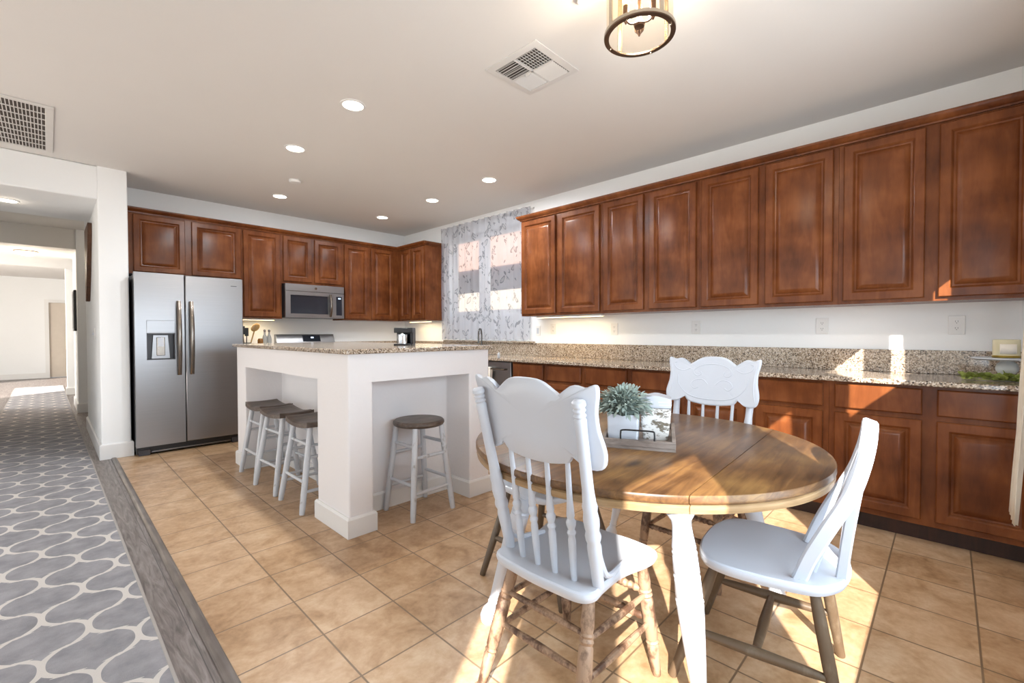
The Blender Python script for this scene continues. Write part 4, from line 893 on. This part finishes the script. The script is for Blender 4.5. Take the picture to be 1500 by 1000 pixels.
# four way ceiling register
vt = thing('ceiling_vent', 'square white four way air vent on the ceiling left of the lantern', 'vent', (2.02, 1.787, H))
mb = MB(); a, b = 0.196, 0.155
R = lambda w, z: [(-w, -w, z), (w, -w, z), (w, w, z), (-w, w, z)]
mb.rings([R(a, -0.001), R(a, -0.006), R(b+0.012, -0.012), R(b, -0.010), R(b, -0.002)], caps=False)
mb.box(-b, -0.006, -0.012, b, 0.006, -0.004); mb.box(-0.006, -b, -0.012, 0.006, b, -0.004); ob('vent_frame', mb, 'vent', vt)
mb = MB(); mb.box(-b, -b, -0.003, b, b, -0.0012); ob('duct_shade', mb, 'ventdark', vt)  # flat dark plate, its colour stands in for shade behind the louvers
mb = MB(); q = b
def blade(mb, c, along, L, tilt):
    m_ = Matrix.Translation(c) @ Matrix.Rotation(0 if along == 'x' else pi/2, 4, 'Z') @ Matrix.Rotation(tilt, 4, 'X'); mb.box(-L/2, -0.008, -0.0008, L/2, 0.008, 0.0008, m_)
for i in range(8):
    o_ = 0.014+i*0.0182
    blade(mb, (-q/2, -o_, -0.0095), 'x', q-0.012, radians(35)); blade(mb, (q/2, o_, -0.0095), 'x', q-0.012, radians(-35))
    blade(mb, (o_, -q/2, -0.0095), 'y', q-0.012, radians(35)); blade(mb, (-o_, q/2, -0.0095), 'y', q-0.012, radians(-35))
for i in range(6):
    o_ = 0.02+i*0.025
    mb.box(-o_-0.0015, -q+0.004, -0.0065, -o_+0.0015, -0.006, -0.0045)
    mb.box(-o_-0.0015, 0.006, -0.0065, -o_+0.0015, q-0.004, -0.0045)
ob('louvers', mb, 'vent', vt, smooth=0)
mb = MB(); mb.box(-0.003, 0.02, -0.026, 0.003, 0.05, -0.012); ob('damper_lever', mb, 'vent', vt)
# return air grille
ra = thing('return_air_grille', 'white rectangular return air grille on the ceiling at the left edge', 'vent', (-0.40, 4.985, H))
mb = MB(); wx, wy = 0.452, 0.555
mb.box(-wx, -wy, -0.010, wx, -wy+0.045, -0.001); mb.box(-wx, wy-0.045, -0.010, wx, wy, -0.001); mb.box(-wx, -wy+0.045, -0.010, -wx+0.045, wy-0.045, -0.001); mb.box(wx-0.045, -wy+0.045, -0.010, wx, wy-0.045, -0.001)
ob('grille_frame', mb, 'vent', ra, bevel=0.003)
mb = MB(); mb.box(-wx+0.045, -wy+0.045, -0.0025, wx-0.045, wy-0.045, -0.001); ob('duct_shade', mb, 'ventdark', ra)  # dark sheet painted as the shade behind the bars
mb = MB()
for i in range(1, 8):
    y = -wy+0.045+i*(2*wy-0.09)/8; mb.box(-wx+0.045, y-0.004, -0.009, wx-0.045, y+0.004, -0.003)
n = 44
for i in range(1, n):
    x = -wx+0.045+i*(2*wx-0.09)/n; mb.box(x-0.0025, -wy+0.045, -0.008, x+0.0025, wy-0.045, -0.0035)
ob('grille_bars', mb, 'vent', ra, smooth=0)

# ================================================================== LANTERN
la = thing('lantern_light', 'glass cylinder lantern ceiling light with bronze ring above the table', 'ceiling light', (1.735, 0.94, 2.418))
mb = MB(); mb.lathe([(0.124, 0.003), (0.124, 0.0), (0.143, 0.0), (0.144, 0.002), (0.144, 0.004), (0.124, 0.003)], 64, caps=False); ob('bottom_ring', mb, 'bronze', la)
mb = MB(); mb.lathe([(0.1405, 0.004), (0.1445, 0.004), (0.1445, 0.017), (0.1405, 0.018), (0.1405, 0.004)], 64, caps=False); ob('ring_edge', mb, 'nickel', la)
mb = MB(); n = 64; mb.rings([[(0.134*cos(2*pi*i/n), 0.134*sin(2*pi*i/n), z) for i in range(n)] for z in (0.008, 0.285)], caps=False); ob('glass_cylinder', mb, 'amberglass', la)
mb = MB(); mb.lathe([(0.138, 0.272), (0.144, 0.274), (0.144, 0.292), (0.13, 0.296), (0.04, 0.302), (0.06, 0.306), (0.062, 0.318), (0.06, 0.3245)], 48); ob('top_cap', mb, 'nickel', la)
for k in range(4):
    a = pi/4+k*pi/2+0.35; mb = MB(); mb.box(0.1365, -0.010, 0.012, 0.1415, 0.010, 0.275, Matrix.Rotation(a, 4, 'Z')); ob('strap', mb, 'nickel', la)
for k in range(4):
    a = pi/4+k*pi/2+0.9; mb = MB(); mb.lathe([(0.004, 0), (0.004, -0.006), (0.001, -0.008)], 10, Matrix.Rotation(a, 4, 'Z') @ Matrix.Translation((0.131, 0, 0.0))); ob('screw', mb, 'nickel', la)
mb = MB(); mb.lathe([(0.004, 0.038), (0.020, 0.040), (0.024, 0.048), (0.016, 0.058), (0.010, 0.075), (0.007, 0.09), (0.007, 0.30)], 20); st = ob('centre_stem', mb, 'bronze', la)
for k in range(3):
    a = 2*pi*k/3+0.5; mb = MB(); x, y = 0.062*cos(a), 0.062*sin(a)
    mb.tube(spline([(0.012*cos(a), 0.012*sin(a), 0.055), (0.04*cos(a), 0.04*sin(a), 0.045), (x, y, 0.055), (x, y, 0.065)], 4), 0.004, 8)
    mb.lathe([(0.003, 0.040), (0.007, 0.05), (0.018, 0.062), (0.021, 0.072), (0.012, 0.075), (0.012, 0.115), (0.002, 0.116)], 16, Matrix.Translation((x, y, 0))); arm = ob('candle_arm', mb, 'bronze', la)
    mb = MB(); mb.lathe([(0.006, 0.116), (0.013, 0.13), (0.016, 0.145), (0.012, 0.165), (0.004, 0.182), (0.001, 0.185)], 16, Matrix.Translation((x, y, 0))); ob('bulb', mb, 'bulb', arm)

pl = bpy.data.lights.new('candle_lamp', 'POINT'); pl.energy = 20; pl.color = (1, 0.92, 0.82); pl.shadow_soft_size = 0.06
plo = bpy.data.objects.new('candle_lamp', pl); C.objects.link(plo); plo.parent = la; plo.location = (0, 0, 0.10)

# ================================================================== CURTAINS
def sheet(y0, y1, z0, z1, x, amp, waves, ny, nz, axis='x', tilt=0.0, ph=0.0):
    m = MB(); vs_ = []; fs = []
    for j in range(nz+1):
        for i in range(ny+1):
            u = i/ny; v = j/nz; y = y0+(y1-y0)*u; z = z0+(z1-z0)*v
            w = amp*(sin(2*pi*waves*u+ph)+0.45*sin(2*pi*waves*2.3*u+1.3+ph))*(0.75+0.25*v)+0.004*sin(9*v+20*u)
            w += tilt*v
            if j == 0: z += 0.006*sin(2*pi*waves*u)
            vs_.append((x+w, y, z) if axis == 'x' else (y, x+w, z))
    for j in range(nz):
        for i in range(ny):
            a = j*(ny+1)+i; fs.append((a, a+1, a+ny+2, a+ny+1))
    m.add(vs_, fs); return m
cu = thing('window_curtain', 'sheer white leaf print curtain over the sink window', 'curtain', (0, 0, 0))
ob('curtain_panel', sheet(3.53, 5.235, 1.100, 2.672, XR-0.060, 0.014, 13, 160, 24), 'sheer', cu, smooth=180)
mb = MB(); mb.tube([(XR-0.030, 3.50, 2.655), (XR-0.030, 5.25, 2.655)], 0.007, 10); ob('curtain_rod', mb, 'trim', cu)
for y in (3.52, 5.238):
    mb = MB(); mb.box(XR-0.036, y-0.006, 2.648, XR-0.0005, y+0.006, 2.664); ob('rod_bracket', mb, 'trim', cu)
dr = thing('drape', 'cream curtain edge hanging at the right border of the picture', 'curtain', (0, 0, 0))
ob('drape_panel', sheet(2.93, 3.155, 0.335, 2.25, -0.220, 0.007, 4, 60, 16, 'y', -0.082), 'drape', dr, smooth=180, solid=0.003)
mb = MB(); mb.tube([(1.9, -0.302, 2.262), (3.3, -0.302, 2.262)], 0.011, 12); mb.box(1.99, -0.36, 2.255, 2.01, -0.302, 2.27); mb.box(3.24, -0.36, 2.255, 3.26, -0.302, 2.27); ob('curtain_rod', mb, 'bronze', dr)
